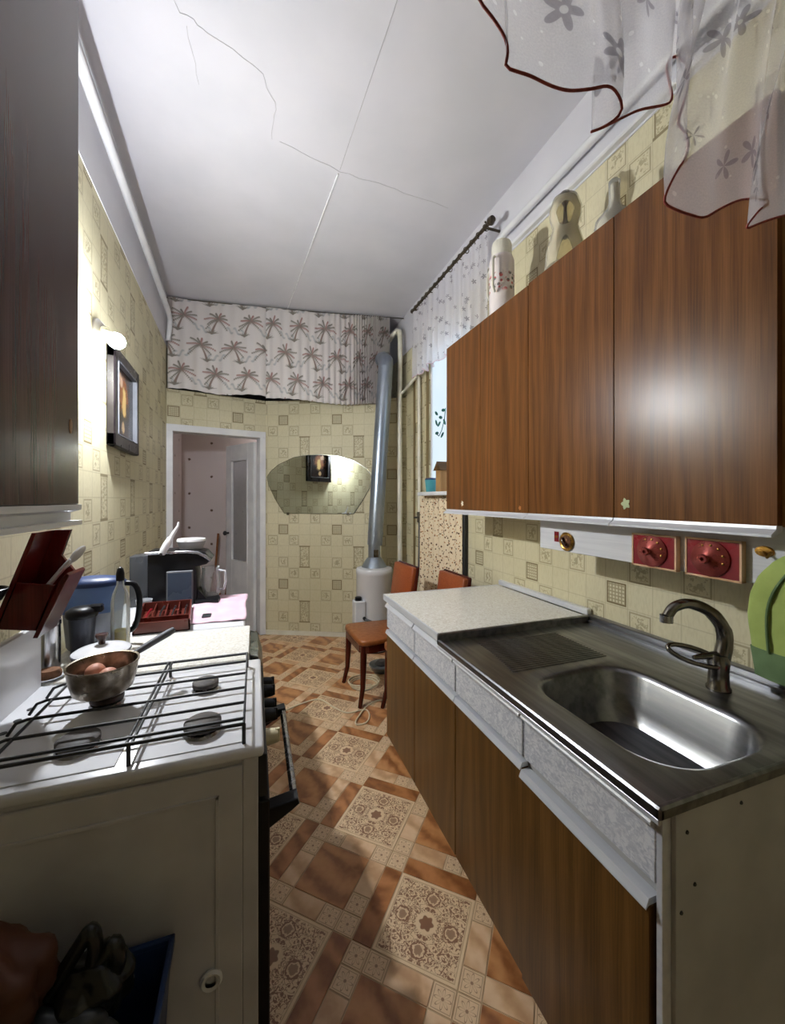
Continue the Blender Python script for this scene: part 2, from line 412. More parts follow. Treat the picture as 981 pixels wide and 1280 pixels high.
def m_stone(name, c1, c2, c3, sc):
    t, u, v, rnd = tile_nodes(name)
    x, y, z = t.xyz(t.co('Object'))
    p = t.comb(t.m('ADD', x, t.m('MULTIPLY', rnd, 7.0)), t.m('ADD', y, t.m('MULTIPLY', rnd, 3.0)), 0.0)
    ang = t.m('ADD', t.m('MULTIPLY', x, 6.0), t.m('MULTIPLY', y, 13.0))
    n = t.noise(p, 5.0, 3, .5, .6)
    w = t.m('MULTIPLY_ADD', t.m('SINE', t.m('MULTIPLY', t.m('ADD', ang, t.m('MULTIPLY', n, 3.4)), sc)), .5, .5)
    f = t.m('ADD', t.m('MULTIPLY', w, .55), t.m('MULTIPLY', t.noise(p, 40, 2), .45))
    return t.fin(t.ramp(f, [(.2, c1), (.5, c2), (.8, c3)]), .33)
M['t_big'] = m_big(); M['t_small'] = m_small()
M['t_plain'] = m_stone('floor_print_sandstone', S(142, 88, 48), S(178, 120, 72), S(196, 140, 90), 4.2)
M['t_dark'] = m_stone('floor_print_dark_sandstone', S(130, 78, 40), S(164, 106, 60), S(184, 124, 76), 4.6)
M['t_light'] = m_stone('floor_print_pale_stone', S(190, 148, 108), S(210, 170, 130), S(224, 190, 152), 4.0)

# ------------------------------------------------------------ mesh builder
class MB:
    def __init__(s): s.bm = bmesh.new()
    def box(s, x0, x1, y0, y1, z0, z1, bev=0.0, seg=1):
        vs = [s.bm.verts.new(c) for c in ((x0,y0,z0),(x1,y0,z0),(x1,y1,z0),(x0,y1,z0),(x0,y0,z1),(x1,y0,z1),(x1,y1,z1),(x0,y1,z1))]
        fs = [s.bm.faces.new([vs[i] for i in q]) for q in ((0,3,2,1),(4,5,6,7),(0,1,5,4),(1,2,6,5),(2,3,7,6),(3,0,4,7))]
        if bev > 0:
            es = list({e for f in fs for e in f.edges})
            bmesh.ops.bevel(s.bm, geom=es, offset=bev, segments=seg, profile=.5, affect='EDGES')
        return s
    def prism(s, pts, vec, bev=0.0):
        """extrude polygon pts (3-D, planar) by vec"""
        v = Vector(vec)
        a = [s.bm.verts.new(p) for p in pts]; b = [s.bm.verts.new(Vector(p)+v) for p in pts]
        n = len(pts)
        f1 = s.bm.faces.new(a); f2 = s.bm.faces.new(list(reversed(b)))
        fs = [f1, f2]
        for i in range(n):
            j = (i+1) % n
            fs.append(s.bm.faces.new((a[j], a[i], b[i], b[j])))
        bmesh.ops.recalc_face_normals(s.bm, faces=fs)
        if bev > 0:
            es = list({e for f in (f1, f2) for e in f.edges})
            bmesh.ops.bevel(s.bm, geom=es, offset=bev, segments=2, profile=.5, affect='EDGES')
        return s
    def tube(s, path, r, n=8, cap=True, closed=False):
        P = [Vector(p) for p in path]; N = len(P)
        rs = r if isinstance(r, (list, tuple)) else [r]*N
        rings = []; up = None
        for i in range(N):
            if closed: d = P[(i+1) % N]-P[i-1]
            else: d = P[min(i+1, N-1)]-P[max(i-1, 0)]
            d.normalize()
            if up is None:
                up = Vector((0, 0, 1)) if abs(d.z) < .9 else Vector((1, 0, 0))
            sd = d.cross(up)
            if sd.length < 1e-5: sd = d.cross(Vector((1, .3, .1)))
            sd.normalize(); up = sd.cross(d).normalized()
            rings.append([s.bm.verts.new(P[i]+(sd*math.cos(k*2*PI/n)+up*math.sin(k*2*PI/n))*rs[i]) for k in range(n)])
        R = N if closed else N-1
        for i in range(R):
            A, B = rings[i], rings[(i+1) % N]
            for k in range(n):
                q = (k+1) % n
                s.bm.faces.new((A[k], A[q], B[q], B[k]))
        if cap and not closed:
            s.bm.faces.new(rings[0]); s.bm.faces.new(list(reversed(rings[-1])))
        return s
    def lathe(s, prof, c, n=28, axis='Z', sx=1.0, sy=1.0):
        """prof: list of (r, h)"""
        cx, cy, cz = c; rings = []
        def pt(r, h, k):
            a = 2*PI*k/n; u, v = r*math.cos(a)*sx, r*math.sin(a)*sy
            if axis == 'Z': return (cx+u, cy+v, cz+h)
            if axis == 'X': return (cx+h, cy+u, cz+v)
            return (cx+u, cy+h, cz+v)
        for r, h in prof:
            if r < 1e-6: rings.append([s.bm.verts.new(pt(0, h, 0))])
            else: rings.append([s.bm.verts.new(pt(r, h, k)) for k in range(n)])
        fs = []
        for A, B in zip(rings, rings[1:]):
            for k in range(n):
                q = (k+1) % n
                if len(A) == 1 and len(B) == 1: continue
                if len(A) == 1: fs.append(s.bm.faces.new((A[0], B[q], B[k])))
                elif len(B) == 1: fs.append(s.bm.faces.new((A[k], A[q], B[0])))
                else: fs.append(s.bm.faces.new((A[k], A[q], B[q], B[k])))
        bmesh.ops.recalc_face_normals(s.bm, faces=fs)
        return s
    def grid(s, fn, nu, nv, uv=True, usc=1.0, vsc=1.0):
        V = [[s.bm.verts.new(fn(i/nu, j/nv)) for j in range(nv+1)] for i in range(nu+1)]
        L = s.bm.loops.layers.uv.verify() if uv else None
        for i in range(nu):
            for j in range(nv):
                f = s.bm.faces.new((V[i][j], V[i+1][j], V[i+1][j+1], V[i][j+1]))
                if uv:
                    for lp, (a, b) in zip(f.loops, ((i, j), (i+1, j), (i+1, j+1), (i, j+1))):
                        lp[L].uv = (a/nu*usc, b/nv*vsc)
        return s
    def xf(s, mat):
        bmesh.ops.transform(s.bm, matrix=mat, verts=s.bm.verts); return s
    def build(s, name, mat, parent=None, smooth=None, local=False, label=None):
        me = bpy.data.meshes.new(name)
        if parent is not None and not local:
            o = Vector((0, 0, 0)); q = parent
            while q is not None: o += q.location; q = q.parent
            bmesh.ops.translate(s.bm, vec=-o, verts=s.bm.verts)
        s.bm.to_mesh(me); s.bm.free()
        if mat is not None: me.materials.append(mat)
        if smooth:
            me.polygons.foreach_set('use_smooth', [True]*len(me.polygons))
            try: me.set_sharp_from_angle(angle=math.radians(smooth))
            except Exception: pass
        ob = bpy.data.objects.new(name, me); COL.objects.link(ob)
        if parent is not None: ob.parent = parent
        if label: ob['label'] = label
        return ob

def tag(o, label, cat, group=None):
    o['label'] = label; o['category'] = cat
    if group: o['group'] = group
    return o
def thing(name, label, cat, loc=(0, 0, 0), rz=0.0, group=None):
    e = bpy.data.objects.new(name, None); COL.objects.link(e)
    e.empty_display_size = .05
    e.location = loc; e.rotation_euler = (0, 0, rz)
    return tag(e, label, cat, group)
def struct(o): o['kind'] = 'structure'; return o
def box(*a, bev=0.0): return MB().box(*a, bev=bev)
def LW(y): return -.59-.042*y
H = 3.26
XR = 1.44

# ------------------------------------------------------------ structure
# floor
fl = struct(box(-1.2, 1.7, -1.2, 4.3, -.08, -.002).build('floor', M['grout']))
w = .0683
e1 = Vector((math.cos(math.radians(-42)), math.sin(math.radians(-42)), 0)); e2 = Vector((-e1.y, e1.x, 0))
org = Vector((.342, 1.176, 0))
def canon(p, q):
    # lattice (-5,5),(20,0): 100 classes
    k = math.floor(q/5.0); q -= 5*k; p += 5*k
    return (p % 20, q)
base_tiles = []; occ = set()
def addt(kind, p, q, a, b):
    base_tiles.append((kind, p, q, a, b))
    for i in range(a):
        for j in range(b): occ.add(canon(p+i, q+j))
for rot in (0, 1):
    for kind, p, q, a, b in (('big', 0, 0, 4, 4), ('dark', -1, 0, 1, 4), ('dark', 0, 4, 4, 1)):
        if rot: p, q = -2-p-a, -q-b
        addt(kind, p, q, a, b)
addt('plain', -5, 1, 3, 3); addt('plain', 5, 1, 3, 3)
sm = {(-1,-1),(0,-1),(-1,-2),(3,-1),(4,-1),(4,0),(4,3),(-2,0),(-3,0),(-2,1),(-2,4),(-1,4),(-1,5),(4,4),(2,5)}
for (p, q) in list(sm):
    sm.add((-3-p, -1-q))
for (p, q) in sorted(sm):
    if canon(p, q) not in occ: addt('small', p, q, 1, 1)
for q in range(0, 5):
    for p in range(0, 20):
        if canon(p, q) in occ: continue
        if canon(p+1, q) not in occ: addt('light', p, q, 2, 1)
        elif canon(p, q+1) not in occ: addt('light', p, q, 1, 2)
        else: addt('light', p, q, 1, 1)
tile_me = {}
def tile_mesh(kind, a, b):
    key = (kind, a, b)
    if key in tile_me: return tile_me[key]
    bm = bmesh.new(); g = .0012; ch = .0012
    A, B = a*w-g, b*w-g
    lo = [bm.verts.new(c) for c in ((g, g, -.004), (A, g, -.004), (A, B, -.004), (g, B, -.004))]
    hi = [bm.verts.new(c) for c in ((g+ch, g+ch, 0), (A-ch, g+ch, 0), (A-ch, B-ch, 0), (g+ch, B-ch, 0))]
    L = bm.loops.layers.uv.verify()
    f = bm.faces.new(hi)
    for lp, uv in zip(f.loops, ((0, 0), (1, 0), (1, 1), (0, 1))): lp[L].uv = uv
    for i in range(4):
        j = (i+1) % 4; ff = bm.faces.new((lo[i], lo[j], hi[j], hi[i]))
        for lp in ff.loops: lp[L].uv = (.01, .01)
    me = bpy.data.meshes.new('tile'); bm.to_mesh(me); bm.free()
    me.materials.append(M['t_'+kind]); tile_me[key] = me
    return me
rz = math.atan2(e1.y, e1.x)
for kind, p, q, a, b in base_tiles:
    for i in range(-9, 10):
        for j in range(-3, 4):
            P, Q = p-5*i+20*j, q+5*i
            c = org+e1*(P+a/2)*w+e2*(Q+b/2)*w
            if not (-.12 < c.x < 1.15 and .72 < c.y < 4.22): continue
            if c.x > .86 and c.y < 2.2: continue
            if c.x < -.02 and c.y < 1.9: continue
            if c.y > 4.26-.46*(c.x-.11): continue
            o = bpy.data.objects.new('tile', tile_mesh(kind, a, b)); COL.objects.link(o)
            o.location = org+e1*P*w+e2*Q*w; o.rotation_euler = (0, 0, rz); o.parent = fl

# ceiling with seam and cracks
ce = struct(box(-1.3, 1.75, -1.2, 4.95, H, H+.1).build('ceiling', M['plaster']))
def ribbon(name, pts, r, mat, par, z=H-.001):
    return MB().tube([(x, y, z) for x, y in pts], r, 5).build(name, mat, par, local=True)
def jitter(pts, n, amp):
    out = []
    for (a, b) in zip(pts, pts[1:]):
        for k in range(n):
            f = k/n; out.append((a[0]+(b[0]-a[0])*f+random.uniform(-amp, amp), a[1]+(b[1]-a[1])*f+random.uniform(-amp, amp)))
    return out+[pts[-1]]
ribbon('seam', [(.512, 1.2), (.455, 2.19)], .0016, M['crack'], ce)
ribbon('crack', jitter([(.126, 2.126), (.459, 2.2), (.8, 2.22), (1.167, 2.25)], 6, .008), .0011, M['crack'], ce)
ribbon('crack', jitter([(-.34, 1.45), (-.27, 1.68), (-.17, 1.72), (.03, 1.80), (.10, 1.95), (.085, 2.12)], 5, .008), .0011, M['crack'], ce)
ribbon('crack', jitter([(-.25, 1.72), (-.235, 1.95)], 5, .006), .0009, M['crack'], ce)
tag(MB().tube([(.45, 2.22, H-.004), (.40, 2.8, H-.004), (.302, 3.98, H-.004)], .0045, 6).build('ceiling_wire', M['wire_white']),
    'thin white wire running along the ceiling towards the palm print curtain', 'wire')

# left wall (slightly skewed), wallpaper to 2.86 and plaster band above
def lwall(z0, z1, mat, name, off=0.0):
    y0, y1 = -1.1, 4.12
    return struct(MB().prism([(LW(y0)+off, y0, z0), (LW(y1)+off, y1, z0), (LW(y1)+off, y1, z1), (LW(y0)+off, y0, z1)], (-.12, 0, 0)).build(name, mat))
lwall(0, 2.80, M['wp_left'], 'wall_left')
lwall(2.80, H, M['plaster'], 'wall_left_band', .004)
# near wall behind the camera
struct(box(-.9, 1.7, -1.22, -1.1, 0, H).build('wall_near', M['wp_near']))
# right wall with a window opening
WY0, WY1, WZ0, WZ1 = 2.40, 3.13, 1.46, 2.72
wr = MB()
wr.box(XR, XR+.14, -1.1, WY0, 0, 2.87); wr.box(XR, XR+.14, WY1, 4.3, 0, 2.87)
wr.box(XR, XR+.14, WY0, WY1, 0, WZ0); wr.box(XR, XR+.14, WY0, WY1, WZ1, 2.87)
struct(wr.build('wall_right', M['wp_right']))
struct(box(XR-.004, XR+.14, -1.1, 4.3, 2.87, H).build('wall_right_band', M['plaster']))
# angled back wall, door wall
V = MB(); a = APEX; bR = APEX+D_ANG*1.55
V.prism([(a.x, a.y, 0), (bR.x, bR.y, 0), (bR.x, bR.y, 2.42), (a.x, a.y, 2.42)], (.05, .13, 0))
struct(V.build('wall_back_angled', M['wp_angled']))
def dw(t, n, z):  # along the door wall from the left corner
    p = Vector((-.776, 4.093, 0))+D_DOOR*t+Vector((-D_DOOR.y, D_DOOR.x, 0))*n
    return (p.x, p.y, z)
LD = .908
def dbox(mb, t0, t1, n0, n1, z0, z1, bev=0.0):
    m2 = MB().box(t0, t1, n0, n1, z0, z1, bev=bev)
    for v in m2.bm.verts: v.co = Vector(dw(v.co.x, v.co.y, v.co.z))
    me = bpy.data.meshes.new('tmp'); m2.bm.to_mesh(me); m2.bm.free(); mb.bm.from_mesh(me); bpy.data.meshes.remove(me)
    return mb
V = MB(); dbox(V, -.05, .035, 0, .12, 0, 2.42); dbox(V, .035, LD-.03, 0, .12, 2.06, 2.42); dbox(V, LD-.03, LD+.02, 0, .12, 0, 2.42)
struct(V.build('wall_back_door', M['wp_door']))
# storage niche above
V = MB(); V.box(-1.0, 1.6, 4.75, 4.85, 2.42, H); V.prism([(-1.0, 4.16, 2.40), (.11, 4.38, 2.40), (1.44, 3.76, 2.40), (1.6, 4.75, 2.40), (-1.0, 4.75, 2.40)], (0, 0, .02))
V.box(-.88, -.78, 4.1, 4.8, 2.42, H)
struct(V.build('wall_niche', M['niche_shade']))
# hall beyond the door
V = MB(); V.box(-.94, -.84, 4.2, 5.45, 0, 2.40); V.box(-.94, 1.2, 5.38, 5.48, 0, 2.40); V.box(.72, .80, 4.42, 5.40, 0, 2.40)
struct(V.build('wall_hall', M['hallpaper']))
struct(box(-.94, 1.0, 4.31, 5.45, -.08, -.003).build('floor_hall', M['hall_floor']))
struct(box(-.94, 1.0, 4.44, 5.45, 2.36, 2.40).build('ceiling_hall', M['plaster']))
ld = bpy.data.lights.new('hall_fill', 'POINT'); ld.energy = HALL_FILL_WATT; ld.color = (1, .93, .9); ld.shadow_soft_size = .06  # added weak fill lamp without a fixture, brightens the hall
lo = bpy.data.objects.new('hall_fill', ld); COL.objects.link(lo); lo.location = (.25, 5.1, 2.1)
# baseboard at the angled wall
V = MB(); V.prism([tuple(APEX+D_ANG*t+Vector((-.46, -1, 0)).normalized()*n+Vector((0, 0, -.002))) for t, n in ((.0, 0), (1.5, 0), (1.5, .012), (.0, .012))], (0, 0, .045))
struct(V.build('baseboard_back', M['cream_paint']))
# left / right cornice pipes
tag(MB().tube([(LW(-.6)+.05, -.6, 3.04), (LW(3.85)+.05, 3.85, 3.02), (LW(3.93)+.05, 3.93, 2.99), (LW(3.97)+.04, 3.97, 2.90), (LW(3.98)+.03, 3.98, 2.82)], .021, 12).build('ceiling_pipe', M['white_paint'], smooth=50),
    'long white painted pipe below the ceiling on the left wall', 'pipe')
tag(MB().tube([(XR-.035, -.6, 2.985), (XR-.035, 1.98, 2.985), (XR-.03, 2.06, 2.985)], .02, 12).build('ceiling_pipe', M['white_paint'], smooth=50),
    'white painted pipe along the right wall above the brown upper cabinets', 'pipe')
struct(box(XR-.03, XR, -.6, 2.3, 2.88, 2.90, bev=.004).build('trim_1', M['white_paint']))

# window
wn = thing('window_1', 'frosted daylight window behind lace', 'window', (XR, WY0, WZ0)); del wn['category']; wn['kind'] = 'structure'
box(XR+.022, XR+.032, WY0, WY1, WZ0, WZ1).build('pane', M['pane'], wn)
V = MB(); V.box(XR+.012, XR+.12, WY0, WY0+.05, WZ0, WZ1); V.box(XR+.012, XR+.12, WY1-.02, WY1, WZ0, WZ1); V.box(XR+.012, XR+.12, WY0, WY1, WZ1-.05, WZ1); V.box(XR+.012, XR+.12, WY0, WY1, WZ0, WZ0+.03)
V.build('window_frame', M['white_paint'], wn)
box(XR-.11, XR+.02, WY0-.03, WY1+.01, WZ0-.03, WZ0, bev=.004).build('window_sill', M['white_paint'], wn)
box(XR-.012, XR, WY1, WY1+.045, 1.0, 2.62, bev=.003).build('casing', M['brown_strip'], wn)

# door frame and leaf
df = thing('door_1', 'white door casing', 'door', dw(0, 0, 0)); del df['category']; df['kind'] = 'structure'
V = MB(); dbox(V, .0, .065, -.018, .13, 0, 2.09, .004); V.build('jamb', M['white_paint'], df)
V = MB(); dbox(V, .845, .905, -.018, .13, 0, 2.09, .004); V.build('jamb', M['white_paint'], df)
V = MB(); dbox(V, .0, .905, -.02, .13, 2.03, 2.095, .004); V.build('lintel', M['white_paint'], df)
hinge = Vector(dw(.84, .11, 0)); fe = Vector((-.275, 4.86, 0)); ldir = (fe-hinge).normalized(); LL = (fe-hinge).length
lf = thing('door_leaf', 'white panelled door with a tall glass pane standing open', 'door', hinge, math.atan2(ldir.y, ldir.x))
def lbox(x0, x1, z0, z1, y0=0.0, y1=.035, bev=.002): return MB().box(x0, x1, y0, y1, z0, z1, bev=bev)
lbox(0, .12, .01, 2.0).build('stile', M['white_paint'], lf, local=True)
lbox(LL-.12, LL, .01, 2.0).build('stile', M['white_paint'], lf, local=True)
lbox(.12, LL-.12, 1.83, 2.0).build('rail', M['white_paint'], lf, local=True)
lbox(.12, LL-.12, .01, .72).build('panel', M['white_paint'], lf, local=True)
lbox(.12, LL-.12, .72, 1.83, .014, .020, 0).build('pane', M['doorglass'], lf, local=True)
V = MB()
for x0, x1, z0, z1 in ((.11, .13, .71, 1.84), (LL-.13, LL-.11, .71, 1.84), (.11, LL-.11, .71, .73), (.11, LL-.11, 1.82, 1.84)): V.box(x0, x1, -.006, .041, z0, z1, bev=.002)
V.build('glazing_bead', M['white_paint'], lf, local=True)
V = MB(); V.lathe([(0, 0), (.011, 0), (.011, .03), (.024, .035), (.027, .05), (.015, .062), (0, .063)], (LL-.06, .035, 1.02), 16, 'Y')
V.lathe([(0, 0), (.011, 0), (.011, -.03), (.024, -.035), (.027, -.05), (.015, -.062), (0, -.063)], (LL-.06, 0, 1.02), 16, 'Y')
V.build('knob', M['black'], lf, local=True, smooth=40)

# brooms in the hall
for (x, y, lean, lab) in ((-.45, 5.2, .03, 'straw broom with a pale stick leaning in the hall corner'), (-.28, 5.24, .025, 'darker straw brush standing upright right beside the pale broom')):
    br = thing('broom', lab, 'broom', (x, y, 0), 0, 'brooms in the hall')
    MB().tube([(x, y, .5), (x+lean, y+.06, .98)], .012, 8).build('stick', M['beech' if lean < .028 else 'straw'], br, smooth=40)
    MB().lathe([(0, .0), (.075, 0), (.07, .2), (.035, .42), (.018, .52), (0, .53)], (x, y, 0), 14, sy=.6).build('bristles', M['straw'], br, smooth=40)

# ------------------------------------------------------------ palm curtain (two panels), print as colour attribute
def stroke(img, pts, r, col, sc, al=1.0):
    Hh, Ww, _ = img.shape
    for (x, y, rr) in pts:
        R = max(rr*r*sc, .6); cx, cy = x*sc, y*sc
        x0, x1 = int(max(0, cx-R-1)), int(min(Ww-1, cx+R+2)); y0, y1 = int(max(0, cy-R-1)), int(min(Hh-1, cy+R+2))
        if x1 <= x0 or y1 <= y0: continue
        yy, xx = np.mgrid[y0:y1, x0:x1]
        d = np.hypot(xx-cx, yy-cy); m = np.clip(R+.5-d, 0, 1)[..., None]*al
        img[y0:y1, x0:x1] = img[y0:y1, x0:x1]*(1-m)+np.array(col)*m
def palm(img, cx, cz, flip, sc, tone, size=1.0):
    rng = random.Random(int(cx*1000+cz*7777))
    G = np.array(S(126, 120, 110)[:3]); R_ = np.array(S(156, 116, 110)[:3]); T = np.array(S(136, 116, 106)[:3]); P = np.array(S(176, 178, 178)[:3])
    f = -1 if flip else 1
    for q in range(3):   # soft grey tufts beside the foot
        ax, az = cx+f*(.05+.05*q)*size, cz-.10*size+.01*q
        stroke(img, [(ax+i*.004*f, az+.03*math.sin(i*.35), 1) for i in range(-6, 7)], .008*size, P, sc, .6)
    tx, tz = cx+f*.045*size, cz-.125*size
    stroke(img, [(cx+(tx-cx)*k/12+f*.006*math.sin(k/12*PI), cz+(tz-cz)*k/12, .6+k/24) for k in range(13)], .0085*size, T, sc)
    for q in range(7):
        an = math.radians(30+q*20); ln = (.045+.02*rng.random())*size
        stroke(img, [(tx+math.cos(an)*ln*k/8, tz+.5*math.sin(an)*ln*k/8, 1-.08*k) for k in range(9)], .0055*size, G, sc)
    for q in range(10):
        an = math.radians(-30+q*27+rng.uniform(-7, 7)); ln = (.07+.03*rng.random())*size
        cl = R_ if q % 3 == 1 else G*(.92+.2*rng.random())
        for k in range(1, 9):
            u = k/8; px_, pz_ = cx+math.cos(an)*ln*u, cz+math.sin(an)*ln*u*1.1-.03*size*u*u
            L = .026*size*(1-.5*u)
            for sg in (-1, 1):
                stroke(img, [(px_+sg*L*.45*w_/3, pz_-L*w_/3*.8, 1-.25*w_) for w_ in range(4)], .0052*size, cl, sc, .6)
            stroke(img, [(px_, pz_, 1)], .004*size, cl, sc, .7)
def palm_curtain(name, label, A, B, z0l, z1l, z0r, z1r, x_off, gather, parts):
    sc = 260
    Wd = (Vector(B)-Vector(A)).length; cloth_w = Wd*(1.0+.35*gather)
    nu, nv = int(cloth_w*sc), int(.95*sc)
    img = np.empty((nv+1, nu+1, 3)); img[:] = S(216, 210, 206)[:3]
    for r in range(-1, 4):
        for c in range(-1, 9):
            cx = x_off+.29*c+(.15 if r % 2 else 0)+.012*r; cz = .20+.29*r
            palm(img, cx, cz, r % 2 == 0, sc, 0, 1.25)
    us = np.linspace(0, 1, nu+1); vs = np.linspace(0, 1, nv+1)
    Ug, Vg = np.meshgrid(us, vs)
    g = Ug**2 if gather else Ug*0
    ux = Ug if not gather else np.where(Ug < .6, Ug*1.28/1.0*.9, .6912+(Ug-.6)*(1-.6912)/.4)
    ph = Ug*Wd*(9 if not gather else 12)+(Ug**3)*16*gather
    amp = .010+.035*gather*np.clip(Ug*1.6-.55, 0, 1)
    off = amp*np.sin(ph*2*PI)*(.45+.55*(1-Vg))+.012*np.sin(Ug*7+2)
    Av, Bv = np.array(A), np.array(B); dirv = (Bv-Av)/np.linalg.norm(Bv-Av); nrm = np.array((dirv[1], -dirv[0]))
    X = Av[0]+(Bv[0]-Av[0])*ux+nrm[0]*off; Y = Av[1]+(Bv[1]-Av[1])*ux+nrm[1]*off
    zb = z0l+(z0r-z0l)*ux+.012*np.sin(Ug*9); zt = z1l+(z1r-z1l)*ux+.004*np.sin(Ug*31)
    Z = zb+(zt-zb)*Vg
    co = np.stack([X, Y, Z], -1).reshape(-1, 3)
    idx = np.arange((nu+1)*(nv+1)).reshape(nv+1, nu+1)
    quads = np.stack([idx[:-1, :-1], idx[:-1, 1:], idx[1:, 1:], idx[1:, :-1]], -1).reshape(-1, 4)
    me = bpy.data.meshes.new(name)
    me.vertices.add(len(co)); me.vertices.foreach_set('co', co.ravel())
    me.loops.add(quads.size); me.loops.foreach_set('vertex_index', quads.ravel().astype(np.int32))
    me.polygons.add(len(quads)); me.polygons.foreach_set('loop_start', np.arange(0, quads.size, 4, dtype=np.int32)); me.polygons.foreach_set('loop_total', np.full(len(quads), 4, dtype=np.int32))
    me.polygons.foreach_set('use_smooth', np.ones(len(quads), dtype=bool))
    me.update(calc_edges=True)
    at = me.color_attributes.new('print', 'FLOAT_COLOR', 'POINT')
    rgba = np.ones((nv+1, nu+1, 4)); rgba[..., :3] = img
    at.data.foreach_set('color', rgba.ravel().astype(np.float32))
    me.materials.append(M['palm'])
    o = bpy.data.objects.new(name, me); COL.objects.link(o)
    md = o.modifiers.new('thick', 'SOLIDIFY'); md.thickness = .002
    return tag(o, label, 'curtain', 'palm print curtains')
palm_curtain('curtain', 'flat palm print curtain panel hanging over the doorway', (-.745, 4.06), (.125, 3.965), 2.41, 3.245, 2.38, 3.235, .11, 0, None)
palm_curtain('curtain', 'palm print curtain panel gathered into folds beside the flue pipe', (.105, 3.955), (1.29, 3.765), 2.365, 3.235, 2.345, 3.235, .05, 1, None)
tag(MB().tube([(LW(4.06)-.03, 4.07, 3.242), (.11, 3.968, 3.24), (1.45, 3.735, 3.24)], .004, 6).build('curtain_string', M['rod']), 'dark string under the ceiling carrying the palm print curtains', 'string')

# ------------------------------------------------------------ mirror on the angled wall
out = [(0.129,1.632),(0.138,1.585),(0.148,1.54),(0.21,1.40),(0.295,1.258),(0.62,1.254),(0.952,1.254),(1.03,1.38),(1.099,1.511),(1.115,1.60),(1.108,1.65),(1.07,1.71),(0.952,1.788),(0.809,1.835),(0.665,1.852),(0.521,1.851),(0.387,1.829),(0.24,1.756),(0.166,1.691)]
def aw(x, n, z): # on the angled wall at X, n metres in front of it
    nn = Vector((-.46, -1, 0)).normalized(); y = 4.29-.46*(x-.11)
    p = Vector((x, y, z))+nn*n; return (p.x, p.y, p.z)
mr = thing('wall_mirror', 'frameless wall mirror with an arched top and cut lower corners', 'mirror', aw(.62, 0, 1.25))
MB().prism([aw(x, .006, z) for x, z in out], tuple(Vector(aw(.5, .011, 1))-Vector(aw(.5, .006, 1)))).build('mirror_glass', M['mirror'], mr)
cxm, czm = .62, 1.55
MB().prism([aw(cxm+(x-cxm)*1.012, .001, czm+(z-czm)*1.018) for x, z in out], tuple(Vector(aw(.5, .006, 1))-Vector(aw(.5, .001, 1)))).build('backing', M['mirror_edge'], mr)
for x in (.33, .9):
    MB().prism([aw(x+dx, .0105, 1.25+dz) for dx, dz in ((-.012, -.012), (.012, -.012), (.012, .014), (-.012, .014))], tuple(Vector(aw(.5, .014, 1))-Vector(aw(.5, .011, 1)))).build('clip', M['chrome'], mr)

# ------------------------------------------------------------ boiler, flue and pipes
bx, by = 1.065, 3.55
bo = thing('gas_boiler', 'white cylindrical gas water boiler standing in the corner', 'boiler', (bx, by, 0))
MB().lathe([(0, .02), (.165, .02), (.168, .03), (.168, .70), (.172, .705), (.172, .74), (.165, .755), (.12, .765), (0, .765)], (bx, by, 0), 36).build('tank', M['enamel'], bo, smooth=40)
MB().lathe([(0, .0), (.15, 0), (.15, .02), (0, .02)], (bx, by, 0), 24).build('foot_ring', M['black'], bo)
box(.845, .945, by-.14, by-.03, .1, .485, bev=.008).build('control_box', M['enamel'], bo)
MB().lathe([(0, 0), (.03, 0), (.028, .03), (0, .032)], (.885, by-.09, .485), 16).build('dial', M['blackplastic'], bo, smooth=40)
MB().lathe([(0, 0), (.016, 0), (.014, -.03), (0, -.03)], (.93, by-.14, .33), 14, 'Y').build('valve', M['blackplastic'], bo, smooth=40)
MB().tube([(.93, by-.16, .33), (1.0, by-.2, .30), (1.1, by-.21, .27), (1.2, by-.19, .25)], .012, 8).build('hose', M['rubber'], bo, smooth=50)
fp = thing('flue_pipe', 'tall galvanised flue pipe rising from the boiler to the curtain', 'pipe', (bx, by, .765))
topx, topy, topz = 1.185, 3.57, 2.66
MB().lathe([(.12, 0), (.085, .06), (.06, .09)], (bx, by, .766), 28).build('cone', M['galv'], fp, smooth=50)
pts = [(bx, by, .85), (bx, by, .98)]
MB().tube(pts, .058, 24).build('collar', M['galv'], fp, smooth=50)
MB().tube([(bx+.005, by, .97), (bx+(topx-bx)*.5, by+.01, 1.815), (topx, topy, topz)], .071, 24).build('duct', M['galv'], fp, smooth=50)
def along(f): return (bx+.005+(topx-bx-.005)*f, by+.02*f, .97+(topz-.97)*f)
for f in (.06, .52, .88):
    p0 = Vector(along(f)); p1 = Vector(along(f+.012)); MB().tube([p0, p1], .074, 24).build('joint_band', M['galv'], fp, smooth=50)
MB().tube([(topx, topy, topz-.02), (topx+.006, topy+.02, topz+.07), (topx, topy+.06, topz+.10), (topx, topy+.11, topz+.11)], .072, 24).build('elbow', M['galv'], fp, smooth=60)
box(bx-.022, bx+.022, by-.062, by-.05, .86, .93, bev=.003).build('damper_plate', M['chrome'], fp)
tag(MB().tube([(1.30, 3.86, 3.02), (1.345, 3.70, 3.09), (1.36, 3.66, 3.07), (1.36, 3.645, 2.95), (1.355, 3.64, 2.5), (1.35, 3.62, .02)], .024, 12).build('water_pipe', M['cream_paint'], smooth=60),
    'thick cream riser pipe in the corner behind the flue', 'pipe')
tag(MB().tube([(1.365, 3.60, 2.44), (1.39, 3.42, 2.50), (1.40, 3.31, 2.52), (1.405, 3.28, 2.50), (1.405, 3.275, 2.40), (1.405, 3.27, 1.28)], .014, 10).build('water_pipe', M['cream_paint'], smooth=60),
    'thinner cream pipe branching down the wall beside the window', 'pipe')
